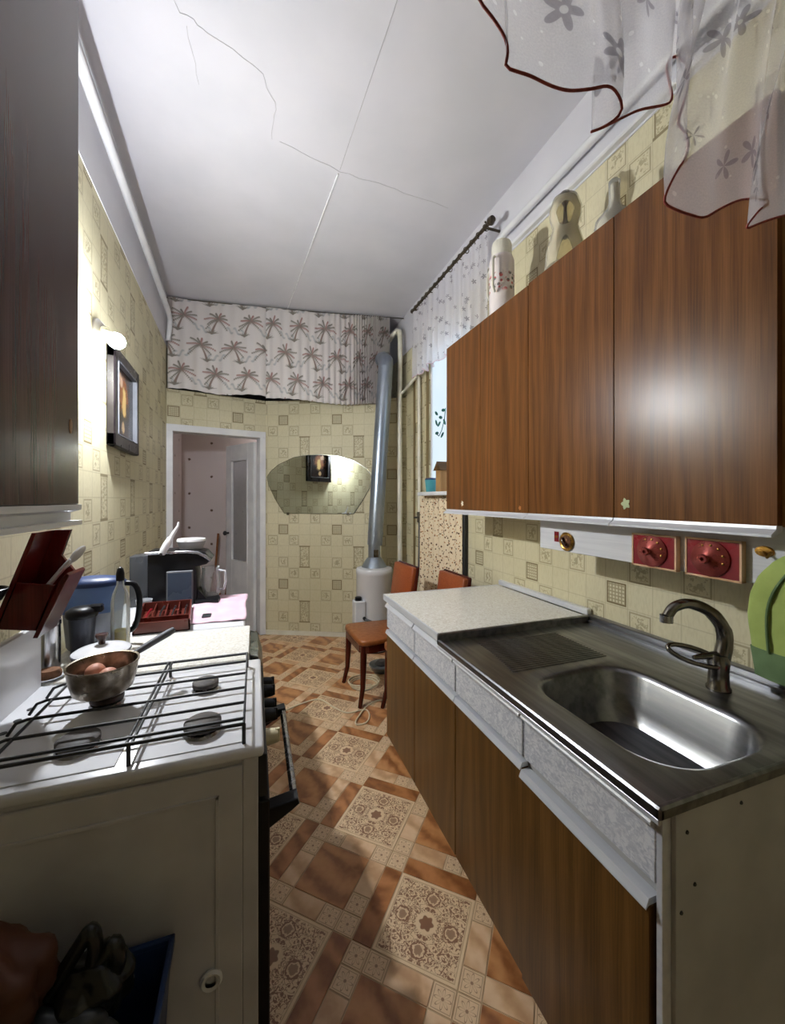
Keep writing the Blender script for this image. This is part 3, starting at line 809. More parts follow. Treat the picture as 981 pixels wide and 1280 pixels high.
tp = thing('stop_valve', 'small metal valve and hose at the end of the thin pipe', 'valve', (1.405, 3.27, 1.22))
MB().tube([(1.405, 3.27, 1.285), (1.405, 3.27, 1.19)], .02, 10).build('valve_body', M['chrome'], tp, smooth=50)
MB().tube([(1.39, 3.27, 1.235), (1.35, 3.25, 1.235)], .008, 8).build('tap_lever', M['black'], tp)
MB().tube([(1.405, 3.27, 1.2), (1.41, 3.28, 1.0), (1.41, 3.3, .7)], .009, 8).build('hose', M['rubber'], tp)
tag(box(XR-.012, XR, 3.44, 3.475, .5, 2.62, bev=.003).build('wall_strip', M['brown_strip']), 'brown vertical strip on the right wall between the two pipes', 'strip')

# ------------------------------------------------------------ far lace valance on rod, lower floral curtain, window items
rd = thing('curtain_rod', 'dark metal curtain rod under the ceiling over the window', 'rod', (1.33, 2.03, 3.07))
MB().tube([(1.33, 2.03, 3.06), (1.33, 3.27, 3.08)], .012, 10).build('pole', M['rod'], rd, smooth=50)
MB().lathe([(0, -.03), (.02, -.025), (.026, 0), (.012, .02), (0, .02)], (1.33, 2.02, 3.06), 16, 'Y').build('finial', M['rod'], rd, smooth=50)
for y in (2.08, 3.2):
    MB().tube([(1.33, y, 3.062), (XR+.0, y, 3.062)], .008, 8).build('bracket', M['rod'], rd)
    MB().tube([(1.33, y-.0, 3.10), (1.345, y, 3.085), (1.335, y, 3.05)], .006, 6).build('bracket_hook', M['rod'], rd)
for k in range(16):
    y = 2.07+k*.078
    MB().tube([(1.33+.02*math.cos(q*PI/5), y, 3.062+(y-2.07)*.016-.008+.02*math.sin(q*PI/5)) for q in range(10)], .003, 5, closed=True).build('curtain_ring', M['rod'], rd)
def vf(u, v):
    y = 2.06+u*1.2; k = .5+.5*(1-v)
    x = 1.335+.022*math.sin(u*2*PI*11+.8*math.sin(u*9))*k
    zb = 2.44+.05*u+.018*math.sin(u*2*PI*9); return (x, y+.01*math.sin(u*70), zb+(3.04+.016*u-zb)*v)
vl = thing('lace_valance', 'white lace valance hanging from the rod over the window', 'curtain', (1.335, 2.06, 2.5))
MB().grid(vf, 160, 10, usc=3.0, vsc=1.5).build('lace_cloth', M['lace_far'], vl, smooth=180)
MB().tube([vf(i/160, 0) for i in range(161)], .0028, 5).build('edging', M['pinkcloth'], vl)
def lcf(u, v):
    y = 2.50+u*.76; return (XR-.03+.014*math.sin(u*2*PI*8)*(1.2-.7*v), y, .30+(1.44-.30)*v)
lc = MB().grid(lcf, 90, 8).build('floral_curtain', M['floral'], smooth=180)
tag(lc, 'cream cotton curtain with small brown flowers below the window', 'curtain')
md = lc.modifiers.new('thick', 'SOLIDIFY'); md.thickness = .002
tag(MB().tube([(XR-.03, 2.47, 1.445), (XR-.03, 3.28, 1.445)], .004, 6).build('curtain_wire', M['rod']), 'thin wire carrying the small flowered curtain', 'wire')
tag(box(XR-.035, XR-.005, 2.465, 2.49, .5, 1.30, bev=.004).build('edge_strip', M['black']), 'narrow dark strip at the right edge of the flowered curtain', 'strip')
# leaf sticker on the pane
st = thing('leaf_sticker', 'green leaf twig decal on the window pane', 'sticker', (XR+.021, 2.98, 2.0))
MB().tube([(XR+.021, 3.02, 1.95), (XR+.021, 2.98, 1.93), (XR+.021, 2.93, 1.97), (XR+.021, 2.88, 2.05), (XR+.021, 2.86, 2.14)], .004, 6).build('twig', M['leafprint'], st)
for y, z, a_ in ((3.03, 2.13, .6), (2.98, 2.03, -.5), (2.95, 2.08, .3), (3.03, 2.05, 1.0), (2.90, 2.13, .2), (3.02, 1.96, .1), (2.92, 1.93, -.6), (2.88, 2.03, .9)):
    V = MB(); V.prism([(XR+.019, y+math.cos(q*PI/5)*.032*math.cos(a_)-math.sin(q*PI/5)*.013*math.sin(a_), z+math.cos(q*PI/5)*.032*math.sin(a_)+math.sin(q*PI/5)*.013*math.cos(a_)) for q in range(10)], (.003, 0, 0))
    V.build('leaf', M['leafprint'], st)
cb = thing('blue_cup', 'blue plastic cup on the window sill', 'cup', (XR-.055, 2.98, WZ0))
MB().lathe([(0, 0), (.04, 0), (.05, .10), (.047, .10), (.038, .005), (0, .005)], (XR-.055, 2.98, WZ0), 20).build('cup_body', M['teal'], cb, smooth=40)
MB().lathe([(0, .1), (.05, .1), (.045, .115), (0, .118)], (XR-.055, 2.98, WZ0), 20).build('cup_lid', M['blueplastic'], cb, smooth=40)
bh = thing('wooden_birdhouse', 'small wooden ornament with a pitched roof on the window sill', 'ornament', (XR-.05, 2.775, WZ0))
box(XR-.09, XR-.02, 2.735, 2.815, WZ0, WZ0+.17, bev=.003).build('ornament_body', M['oak_edge'], bh)
MB().prism([(XR-.10, 2.71, WZ0+.165), (XR-.10, 2.84, WZ0+.165), (XR-.10, 2.775, WZ0+.235)], (.09, 0, 0)).build('roof', M['oak_base'], bh)

# ------------------------------------------------------------ chairs
def make_chair(label, loc, rz):
    t = thing('dining_chair', label, 'chair', loc, rz, 'dining chairs behind the base cabinets')
    # local: front is -X, width along Y
    def seatp(o):  # rounded trapezoid
        pts = []
        for (x, y) in ((-.21, -.205), (-.21, .205), (.20, .18), (.20, -.18)): pts.append((x, y))
        return [(-.205-o, -.16), (-.19-o, -.20-o), (-.15, -.215-o), (.19, -.185-o), (.21+o, -.165), (.21+o, .165), (.19, .185+o), (-.15, .215+o), (-.19-o, .20+o), (-.205-o, .16)]
    MB().prism([(x, y, .405) for x, y in seatp(.0)], (0, 0, .04), bev=.012).build('seat', M['orange_seat'], t, local=True, smooth=50)
    MB().prism([(x*.96, y*.96, .355) for x, y in seatp(.0)], (0, 0, .05)).build('apron', M['beech'], t, local=True)
    for s in (-1, 1):
        MB().tube([(-.17, s*.175, .40), (-.175, s*.18, .25), (-.18, s*.185, .12), (-.205, s*.20, 0)], [.024, .021, .017, .014], 10).build('leg', M['beech'], t, local=True, smooth=50)
        MB().tube([(.26, s*.17, 0), (.20, s*.165, .20), (.185, s*.165, .42), (.20, s*.165, .60), (.245, s*.165, .90)], [.014, .018, .021, .018, .013], 10).build('leg', M['beech'], t, local=True, smooth=50)
    def br(u, v):
        return None
    a_ = .14
    V = MB(); V.box(-.022, .022, -.17, .17, -.13, .13, bev=.012, seg=2)
    V.xf(Matrix.Translation((.205, 0, .775)) @ Matrix.Rotation(a_, 4, 'Y')); V.build('backrest', M['orange'], t, local=True, smooth=50)
    V = MB(); V.box(0, .018, -.178, .178, -.138, .138, bev=.008)
    V.xf(Matrix.Translation((.222, 0, .775)) @ Matrix.Rotation(a_, 4, 'Y')); V.build('back_frame', M['beech'], t, local=True)
    V = MB(); V.box(-.012, .012, -.165, .165, .50, .54, bev=.004); V.xf(Matrix.Translation((.195, 0, 0))); V.build('back_rail', M['beech'], t, local=True)
    return t
make_chair('orange dining chair whose whole seat shows beside the boiler', (.86, 2.77, 0), .06)
make_chair('orange dining chair pushed in behind the base cabinets, mostly hidden', (1.02, 2.315, 0), .02)

# things on the floor by the chairs
bw = thing('metal_bowl', 'small grey bowl on the floor under the nearest chair', 'bowl', (.98, 3.06, 0))
MB().lathe([(0, 0), (.07, 0), (.10, .05), (.105, .052), (.10, .056), (.065, .01), (0, .01)], (.98, 3.06, 0), 24).build('bowl_shell', M['galv'], bw, smooth=40)
MB().lathe([(0, .05), (.05, .05), (.055, .06), (.03, .085), (0, .085)], (.98, 3.06, 0), 18).build('sponge', M['rubber'], bw, smooth=40)
def smoothp(pts, n=6):
    P = [Vector(p) for p in pts]; out_ = []
    for i in range(len(P)-1):
        p0, p1, p2, p3 = P[max(i-1, 0)], P[i], P[i+1], P[min(i+2, len(P)-1)]
        for k in range(n):
            u = k/n
            out_.append(.5*((2*p1)+(-p0+p2)*u+(2*p0-5*p1+4*p2-p3)*u*u+(-p0+3*p1-3*p2+p3)*u**3))
    return out_+[P[-1]]
cz = .005
tag(MB().tube(smoothp([(.06, 2.55, cz), (.16, 2.66, cz), (.32, 2.74, cz), (.43, 2.75, cz), (.50, 2.62, cz), (.57, 2.52, cz), (.66, 2.52, cz), (.70, 2.51, cz), (.70, 2.44, cz), (.66, 2.37, cz), (.60, 2.365, cz), (.60, 2.40, cz+.004), (.67, 2.50, cz+.006), (.72, 2.56, cz), (.80, 2.60, cz), (.95, 2.58, cz)]), .0048, 6).build('power_cord', M['cord'], smooth=60),
    'cream electric cord looping across the patterned floor', 'cord')
tag(MB().tube(smoothp([(.78+.10*math.cos(k*.7)*(1+.06*k/6), 2.86+.10*math.sin(k*.7), cz+.0016*k) for k in range(26)], 3), .0045, 6).build('cord_coil', M['cord'], smooth=60),
    'cream cord wound into a flat coil under the chair', 'cord')

# ------------------------------------------------------------ base cabinets (four units), worktop and steel sink
YB = [.50, .885, 1.265, 1.65, 2.045]
XF = .685
names = ['wide lower cabinet under the bowl end of the steel sink', 'lower cabinet under the ridged drainer of the sink',
         'lower cabinet under the near half of the speckled worktop', 'lower cabinet at the far end beside the chairs']
for k in range(4):
    y0, y1 = YB[k], YB[k+1]
    t = thing('base_cabinet', 'wood grain '+names[k], 'cabinet', (XF, y0, 0), 0, 'base cabinets under the sink and worktop')
    dx = -.006 if k == 0 else 0
    V = MB()
    if k < 2:
        V.box(XF+.022, XR-.02, y0+.001, y1-.001, .10, .66); V.box(XF+.022, XF+.05, y0+.001, y1-.001, .66, .836)
        ye = y0 if k == 0 else y1; V.box(XF+.022, XR-.05, ye+(.001 if k == 0 else -.012), ye+(.012 if k == 0 else -.001), .66, .836)
    else: V.box(XF+.022, XR-.02, y0+.001, y1-.001, .10, .836)
    V.build('body', M['carcass'], t)
    box(XF+.12, XR-.03, y0+.002, y1-.002, 0, .10).build('plinth', M['black'], t)
    dz = -.014 if k == 0 else 0
    box(XF+dx, XF+.02, y0+.002+(.018 if k == 0 else 0), y1-.002, .11, .672+dz, bev=.0015).build('door', M['oak_base'], t)
    d_ = t.children[-1]
    V = MB(); V.prism([(XF+.018, 0, .674), (XF+dx-.002, 0, .674), (XF+dx-.009, 0, .668), (XF+dx-.009, 0, .671), (XF+dx-.002, 0, .687), (XF+.018, 0, .687)], (0, y1-y0-.004-(.018 if k == 0 else 0), 0))
    V.xf(Matrix.Translation((0, y0+.002+(.018 if k == 0 else 0), dz))); V.build('door_handle_profile', M['alu'], d_)
    dr = box(XF+.0, XF+.02, y0+.004+(.01 if k == 0 else 0), y1-.004, .702, .822, bev=.0015).build('drawer', M['marble'], t)
    V = MB(); V.prism([(XF+.02, 0, .820), (XF-.002, 0, .820), (XF-.013, 0, .812), (XF-.013, 0, .817), (XF-.002, 0, .834), (XF+.02, 0, .834)], (0, y1-y0-.008-(.01 if k == 0 else 0), 0))
    V.xf(Matrix.Translation((0, y0+.004+(.01 if k == 0 else 0), 0))); V.build('drawer_handle_profile', M['alu'], dr)
    if k == 0:
        box(XF+.0, XF+.022, y0, y0+.012, .10, .845, bev=.001).build('end_trim', M['alu'], t)
        box(XF+.022, XR-.02, y0-.008, y0+.001, .0, .845, bev=.001).build('end_panel', M['carcass'], t)
        for (x, z) in ((XF+.05, .80), (XF+.035, .66), (XF+.20, .815), (XF+.07, .70), (XF+.05, .45)):
            MB().lathe([(0, 0), (.004, 0), (.003, -.002), (0, -.002)], (x, y0-.008, z), 8, 'Y').build('screw', M['black'], t)
wt = thing('worktop', 'pale speckled worktop on the far base cabinets', 'worktop', (XF, 1.375, .845))
box(XF-.008, XR-.03, 1.378, 2.06, .846, .874, bev=.001).build('slab', M['speckle'], wt)
box(XF-.014, XF-.006, 1.376, 2.062, .845, .876, bev=.001).build('front_edge', M['alu'], wt)
box(XF-.014, XR-.03, 2.058, 2.066, .845, .876, bev=.001).build('side_edge', M['alu'], wt)
box(XR-.028, XR-.002, 1.376, 2.06, .876, .905, bev=.003).build('splash_strip', M['alu'], wt)

sk = thing('sink_unit', 'stainless steel sink top with bowl and ridged drainer', 'sink', (XF, .49, .845))
NB = 64
def rrect(cx, cy, hx, hy, r, n=NB):
    pts = []; per = n//4
    for q in range(4):
        sx, sy = ((1, 1), (-1, 1), (-1, -1), (1, -1))[q]
        for k in range(per):
            a_ = q*PI/2+(k/(per-1))*PI/2
            pts.append((cx+sx*(hx-r)+r*math.cos(a_), cy+sy*(hy-r)+r*math.sin(a_)))
    return pts
def loopring(bm, pts, z): return [bm.verts.new((x, y, z)) for x, y in pts]
def bridge(bm, A, B):
    n = len(A)
    for k in range(n):
        q = (k+1) % n; bm.faces.new((A[k], A[q], B[q], B[k]))
V = MB(); bm = V.bm
bcx, bcy, bhx, bhy = .958, .768, .185, .222
yS0, yS1 = .488, 1.374
xs0, xs1 = XF-.022, XR-.035
ocx, ocy = bcx, bcy
# deck from bowl rim out to a local rectangle, then remainder
R0 = loopring(bm, rrect((xs0+xs1)/2, (yS0+1.03)/2, (xs1-xs0)/2-.012, (1.03-yS0)/2-.0005, .0008), .853)
R1 = loopring(bm, rrect(bcx, bcy, bhx+.012, bhy+.012, .125), .853)
R2 = loopring(bm, rrect(bcx, bcy, bhx+.004, bhy+.004, .12), .851)
R3 = loopring(bm, rrect(bcx, bcy, bhx-.004, bhy-.004, .115), .84)
R4 = loopring(bm, rrect(bcx, bcy, bhx-.018, bhy-.018, .105), .745)
R5 = loopring(bm, rrect(bcx, bcy, bhx-.045, bhy-.045, .09), .705)
R6 = loopring(bm, rrect(bcx, bcy, bhx-.10, bhy-.10, .06), .695)
R7 = loopring(bm, rrect(bcx, bcy, .03, .03, .0299), .690)
for A, B in ((R0, R1), (R1, R2), (R2, R3), (R3, R4), (R4, R5), (R5, R6), (R6, R7)): bridge(bm, A, B)
bm.faces.new(R7)
bmesh.ops.recalc_face_normals(bm, faces=bm.faces[:])
V.build('bowl_deck', M['steel'], sk, smooth=40)
box(xs0+.012, xs1-.012, 1.0295, yS1-.012, .847, .853).build('drainer_deck', M['steel'], sk)
V = MB()
V.box(xs0, xs0+.013, yS0, yS1, .838, .862, bev=.004); V.box(xs1-.013, xs1, yS0, yS1, .838, .866, bev=.004)
V.box(xs0, xs1, yS0, yS0+.013, .838, .862, bev=.004); V.box(xs0, xs1, yS1-.016, yS1, .838, .884, bev=.004)
V.build('raised_rim', M['steel'], sk)
box(XR-.036, XR-.002, yS0, yS1, .85, .884, bev=.004).build('splash_strip', M['steel'], sk)
box(XF-.02, XF-.012, yS0+.004, yS1, .828, .84, bev=.002).build('front_lip', M['alu'], sk)
V = MB()
for k in range(19):
    y = 1.045+k*.0135; V.box(.77+.03*math.sin(k/18*PI*.5), 1.16, y, y+.006, .852, .8558, bev=.0015)
V.build('drainer_ridges', M['steel'], sk)
MB().lathe([(.0, .0), (.012, .0), (.03, .001), (.034, .004), (.03, .006), (.0, .005)], (bcx, bcy, .690), 24).build('drain', M['chrome'], sk, smooth=40)
V = MB()
for a_ in (0, PI/3, 2*PI/3): V.tube([(bcx-.022*math.cos(a_), bcy-.022*math.sin(a_), .697), (bcx+.022*math.cos(a_), bcy+.022*math.sin(a_), .697)], .003, 6)
V.build('drain_cross', M['black'], sk)

fx, fy = 1.262, .757
fc = thing('mixer_tap', 'satin chrome swan neck mixer tap behind the sink bowl', 'tap', (fx, fy, .853))
MB().lathe([(0, 0), (.03, 0), (.03, .006), (.026, .012), (.024, .05), (.027, .08), (.022, .10), (0, .105)], (fx, fy, .853), 24).build('tap_body', M['chrome'], fc, smooth=40)
MB().tube(smoothp([(fx+.005, fy-.002, .93), (fx+.020, fy-.004, .985), (fx+.016, fy, 1.03), (fx-.02, fy+.012, 1.075), (fx-.075, fy+.03, 1.098), (fx-.118, fy+.044, 1.088), (fx-.138, fy+.05, 1.062)], 5), [.021]*5+[.020]*5+[.018]*5+[.016]*5+[.0145]*5+[.014]*6, 16).build('spout', M['chrome'], fc, smooth=60)
MB().lathe([(0, 0), (.017, 0), (.017, .02), (0, .02)], (fx-.140, fy+.051, 1.045), 16).build('aerator', M['steel_bright'], fc, smooth=40)
MB().tube([(fx-.055+.058*math.cos(q*2*PI/18)*.95, fy+.03-.036*math.cos(q*2*PI/18)+.022*math.sin(q*2*PI/18), .945+.012*math.cos(q*2*PI/18)*-1+.02*math.sin(q*2*PI/18)) for q in range(18)], .007, 8, closed=True).build('lever_loop', M['chrome'], fc, smooth=60)
MB().tube([(fx, fy, .95), (fx-.03, fy+.018, .945), (fx-.06, fy+.03, .94)], [.014, .010, .006], 8).build('lever_arm', M['chrome'], fc, smooth=60)

# ------------------------------------------------------------ upper cabinets on the right wall
XU = 1.14
UY = [.56, 1.0, 1.438, 1.829, 2.22]
for k, (ya, yb, lab) in enumerate(((0, 2, 'wood grain upper wall cabinet nearest the camera, above the sink bowl'), (2, 4, 'wood grain upper wall cabinet further back, above the speckled worktop'))):
    zt = 2.352 if k == 0 else 2.346
    t = thing('wall_cabinet', lab, 'cabinet', (XU, UY[ya], 1.335), 0, 'wall cabinets above the sink')
    V = MB(); V.box(XU+.02, XR-.001, UY[ya]-(.03 if k == 0 else -.001), UY[yb]-.001, 1.335, zt-.004); V.build('carcass', M['oak_edge'], t)
    for i in range(ya, yb):
        d_ = box(XU, XU+.019, UY[i]+.0015, UY[i+1]-.0015, 1.338, zt, bev=.001).build('door', M['oak'], t)
        V = MB(); V.prism([(XU+.02, 0, 1.338), (XU-.003, 0, 1.338), (XU-.004, 0, 1.330), (XU-.022, 0, 1.318), (XU-.022, 0, 1.312), (XU+.004, 0, 1.318), (XU+.02, 0, 1.326)], (0, UY[i+1]-UY[i]-.004, 0))
        V.xf(Matrix.Translation((0, UY[i]+.002, 0))); V.build('door_handle_profile', M['alu'], d_)
for (y, z, r, lab) in ((.955, 1.385, .014, 'pale green flower sticker on the nearest upper door'), (1.495, 1.36, .008, 'small orange mark at the bottom of an upper door'), (2.02, 1.375, .012, 'pale worn sticker low on the farthest upper doors')):
    V = MB(); V.prism([(XU-.0012, y+r*(1+.25*math.cos(5*q*2*PI/20))*math.cos(q*2*PI/20), z+r*(1+.25*math.cos(5*q*2*PI/20))*math.sin(q*2*PI/20)*1.15) for q in range(20)], (.0012, 0, 0))
    tag(V.build('flower_sticker', M['t_dark'] if r < .01 else M['leaf_pale'] if r > .013 else M['cream_paint']), lab, 'sticker')

# objects on top of the upper cabinets
th = thing('thermos_flask', 'white thermos flask with red flowers on top of the cabinet', 'thermos', (1.22, 1.75, 2.346))
tc = (1.22, 1.75, 2.346)
t_ = NT('flower_print_enamel'); x_, y_, z_ = t_.xyz(t_.co()); vz = t_.voro(t_.co(), 46)
zone = t_.m('SUBTRACT', 1.0, t_.step(t_.m('ADD', t_.m('ABSOLUTE', t_.m('SUBTRACT', z_, .17)), t_.m('MULTIPLY', t_.noise(t_.co(), 30, 2), .04)), .055, .075))
fl_ = t_.m('MULTIPLY', zone, t_.m('SUBTRACT', 1.0, t_.step(vz, .4, .5)))
cc = t_.mix(t_.step(t_.noise(t_.co(), 24, 1), .45, .55), S(196, 92, 90), S(110, 112, 104))
M['thermos'] = t_.fin(t_.mix(fl_, S(224, 214, 210), cc), .25)
MB().lathe([(0, 0), (.062, 0), (.064, .01), (.064, .29), (.055, .315), (0, .318)], tc, 28).build('flask_body', M['thermos'], th, smooth=40)
MB().lathe([(0, .315), (.052, .315), (.052, .375), (.046, .392), (0, .394)], tc, 28).build('screw_cup', M['cream_paint'], th, smooth=40)
MB().tube([(tc[0]-.066, tc[1]-.035, tc[2]+.29), (tc[0]-.082, tc[1]-.045, tc[2]+.275), (tc[0]-.084, tc[1]-.045, tc[2]+.13), (tc[0]-.066, tc[1]-.035, tc[2]+.11)], .007, 8).build('handle', M['cream_paint'], th, smooth=50)
MB().tube([(tc[0]-.03, tc[1]+.066, tc[2]+.28), (tc[0]-.035, tc[1]+.078, tc[2]+.24), (tc[0]-.035, tc[1]+.078, tc[2]+.15), (tc[0]-.03, tc[1]+.066, tc[2]+.12)], .005, 8).build('strap_loop', M['cream_paint'], th, smooth=50)
gl = thing('glass_decanter', 'waisted smoky amber glass vessel with a dark drop shaped stem', 'glassware', (1.235, 1.32, 2.352))
gc = (1.235, 1.32, 2.352)
dk = lambda L: [(r, h*1.24) for r, h in L]
MB().lathe(dk([(.0, .0), (.075, .0), (.082, .02), (.076, .08), (.055, .14), (.05, .155), (.062, .19), (.064, .215), (.05, .25), (.025, .262), (.022, .26), (.046, .247), (.06, .214), (.058, .19), (.046, .156), (.051, .138), (.072, .08), (.078, .02), (0, .006)]), gc, 28).build('vessel', M['amberglass'], gl, smooth=60)
MB().lathe(dk([(0, .118), (.018, .122), (.026, .136), (.02, .156), (.009, .18), (.006, .225), (.016, .245), (.028, .258), (.02, .272), (0, .276)]), gc, 20).build('stem', M['darkliquid'], gl, smooth=60)
gb = thing('glass_bottle', 'pale grey glass bottle with a narrow neck on the cabinet top', 'bottle', (1.28, 1.12, 2.352))
gc = (1.28, 1.12, 2.352)
MB().lathe([(0, 0), (.07, 0), (.072, .06), (.066, .10), (.026, .145), (.019, .17), (.020, .245), (.016, .25), (0, .25)], gc, 24).build('bottle_glass', M['greyglass'], gb, smooth=50)
MB().lathe([(0, .005), (.062, .005), (.063, .06), (.058, .095), (.02, .14), (.014, .17), (.013, .235), (0, .235)], gc, 20).build('contents', M['cream_paint'], gb, smooth=50)

# ------------------------------------------------------------ board with hanging things under the upper cabinets
XB = 1.215
bd = thing('rail_board', 'pale grey laminate rail board hanging under the upper cabinets', 'board', (XB, .45, 1.185))
box(XB-.018, XB, .40, 1.43, 1.186, 1.336, bev=.002).build('board', M['board'], bd)
box(XB-.0195, XB-.018, 1.315, 1.34, 1.222, 1.264).build('label_sticker', M['maroon'], bd)
box(XB-.0202, XB-.0195, 1.319, 1.336, 1.238, 1.248).build('label_mark', M['gold'], bd)
rs = thing('round_plaque', 'small round brass bordered plaque on the pale rail board', 'plaque', (XB-.02, 1.268, 1.228))
pz = 1.228
MB().lathe([(0, 0), (.036, 0), (.038, -.005), (.031, -.010), (.026, -.007), (0, -.007)], (XB-.0195, 1.268, pz), 24, 'X').build('rim', M['gold'], rs, smooth=40)
MB().lathe([(0, -.007), (.026, -.007), (.020, -.012), (0, -.014)], (XB-.0195, 1.268, pz), 20, 'X').build('picture_disc', M['bread'], rs, smooth=40)
MB().tube([(XB-.036, 1.255, pz-.012), (XB-.040, 1.268, pz-.002), (XB-.036, 1.277, pz+.014)], .007, 8).build('relief', M['darkliquid'], rs, smooth=50)
for (y0, y1, z0, z1, lab) in ((.822, .963, 1.186, 1.287, 'maroon square panel with a copper red lid, farther of the two'), (.656, .793, 1.185, 1.289, 'maroon square panel with a copper red lid, nearer to the oven mitt')):
    t = thing('lid_panel', lab, 'wall decor', (XB-.04, (y0+y1)/2, z0), 0, 'maroon panels with round lids')
    box(XB-.034, XB-.0185, y0, y1, z0, z1, bev=.002).build('panel', M['maroon'], t)
    V = MB()
    for a0, a1, b0, b1 in ((y0-.002, y1+.002, z0-.002, z0+.003), (y0-.002, y1+.002, z1-.003, z1+.002), (y0-.002, y0+.003, z0, z1), (y1-.003, y1+.002, z0, z1)): V.box(XB-.036, XB-.0185, a0, a1, b0, b1)
    V.build('border', M['t_light'], t)
    yc, zc = (y0+y1)/2+.004, (z0+z1)/2
    MB().lathe([(0, -.024), (.010, -.024), (.0105, -.020), (.044, -.006), (.049, -.003), (.049, .0), (0, .0)], (XB-.035, yc, zc), 32, 'X').build('lid', M['copper'], t, smooth=30)
    MB().lathe([(.005, -.034), (.011, -.034), (.013, -.028), (.010, -.022), (.005, -.022)], (XB-.035, yc, zc), 18, 'X').build('lid_knob', M['copper'], t, smooth=40)
    for q in range(5):
        a_ = 1.2+q*.55
        MB().lathe([(0, -.002), (.003, -.001), (.003, .001), (0, .001)], (XB-.045, yc+.038*math.cos(a_), zc+.038*math.sin(a_)), 8, 'X').build('dot', M['gold'], t)
hk = thing('wall_hook', 'small brass oval hook above the green oven mitt', 'hook', (XB-.02, .615, 1.268))
MB().lathe([(0, 0), (.014, 0), (.012, -.005), (0, -.007)], (XB-.0185, .615, 1.27), 18, 'X', sx=1.5).build('plate', M['gold'], hk, smooth=40)
MB().tube([(XB-.022, .615, 1.27), (XB-.038, .60, 1.258), (XB-.042, .59, 1.272)], .0035, 8).build('prong', M['gold'], hk, smooth=50)

# oven mitt
mt = thing('oven_mitt', 'quilted lime green oven mitt hanging beside the tap', 'oven mitt', (1.17, .55, .93))
KM = .80; XM = 1.165
prof = [(.752, .875), (.765, .96), (.775, 1.04), (.768, 1.11), (.745, 1.17), (.70, 1.225), (.655, 1.25), (.61, 1.245), (.56, 1.20), (.53, 1.12), (.525, 1.0), (.54, .875)]
prof = [(y*KM+.014, 1.4+(z-1.4)*KM) for y, z in prof]
def mitt(name, lo, hi, mat, grow=0.0):
    bm_ = MB(); rows = 18; ring = []
    left = [(p[1], p[0]) for p in prof[:7]]; right = [(p[1], p[0]) for p in reversed(prof[6:])]
    def itp(tab, z):
        for (a, b), (c, d) in zip(tab, tab[1:]):
            if z <= c: return b+(d-b)*max(0, (z-a))/(c-a)
        return tab[-1][1]
    for i in range(rows+1):
        z = lo+(hi-lo)*i/rows; a, b = itp(left, z), itp(right, z); yc = (a+b)/2; hw = max((a-b)/2, .004)+grow
        th_ = (.022+grow)*min(1, hw/.05)
        row = []
        for k in range(32):
            an = k*2*PI/32; q = 1-.10*abs(math.sin((yc+hw*math.sin(an))*55+z*55))-.10*abs(math.sin((yc+hw*math.sin(an))*55-z*55))
            row.append(bm_.bm.verts.new((XM+th_*q*math.cos(an), yc+hw*math.sin(an), z)))
        ring.append(row)
    for A, B in zip(ring, ring[1:]): bridge(bm_.bm, A, B)
    bm_.bm.faces.new(ring[0]); bm_.bm.faces.new(list(reversed(ring[-1])))
    bmesh.ops.recalc_face_normals(bm_.bm, faces=bm_.bm.faces[:])
    return bm_.build(name, mat, mt, smooth=60)
zc_ = 1.4-(1.4-.945)*KM
mitt('mitt_body', zc_, prof[6][1]-.001, M['green']); mitt('cuff', prof[0][1]-.008, zc_+.003, M['green_dark'], .003)
MB().tube(smoothp([(XM-.022, .725*KM, zc_), (XM-.0215, .73*KM, 1.12), (XM-.021, .715*KM, 1.18), (XM-.018, .68*KM, 1.235)], 4), .0035, 6).build('seam', M['green_dark'], mt)
tg = thing('dish_brush', 'red and teal dish brush lying at the right edge of the sink', 'brush', (1.33, .55, .866))
box(1.28, 1.36, .53, .60, .868, .90, bev=.006).build('brush_block', M['maroon'], tg)
box(1.275, 1.365, .525, .605, .90, .915, bev=.005).build('brush_top', M['teal'], tg)

# ------------------------------------------------------------ gas stove
SX0, SX1, SY0, SY1 = -.585, .02, .90, 1.405
sv = thing('gas_stove', 'white enamel gas stove with black wire grate and four burners', 'stove', (SX0, SY0, 0))
box(SX0+.005, SX1-.03, SY0+.012, SY1-.005, .06, .835).build('body', M['enamel_side'], sv)
box(SX0+.03, SX1-.05, SY0+.04, SY1-.04, 0, .06).build('base', M['black'], sv)
# side panel with embossed frame
V = MB(); V.box(SX0+.01, SX1-.045, SY0+.004, SY0+.013, .08, .828, bev=.002)
sp = V.build('side_panel', M['enamel_side'], sv)
def framebox(mb, x0, x1, z0, z1, wd, y0, y1):
    for a0, a1, b0, b1 in ((x0, x1, z0, z0+wd), (x0, x1, z1-wd, z1), (x0, x0+wd, z0, z1), (x1-wd, x1, z0, z1)): mb.box(a0, a1, y0, y1, b0, b1, bev=.0012)
V = MB(); framebox(V, SX0+.10, SX1-.09, .14, .775, .008, SY0+.0005, SY0+.005); V.build('embossed_line', M['enamel_side'], sp)
MB().lathe([(.012, 0), (.02, 0), (.022, -.006), (.018, -.01), (.012, -.008)], (-.085, SY0+.004, .395), 22, 'Y').build('cap', M['white_paint'], sp, smooth=40)
V = MB(); V.box(SX1-.045, SX1-.012, SY0+.006, SY1-.004, .06, .84, bev=.003); V.build('front_frame', M['enamel_side'], sv)
V = MB(); V.box(SX0, SX1, SY0, SY1, .838, .862, bev=.008, seg=2); V.build('cooktop', M['enamel'], sv, smooth=50)
V = MB(); framebox(V, SX0+.05, SX1-.05, 0, 1, .01, 0, 1) if False else None
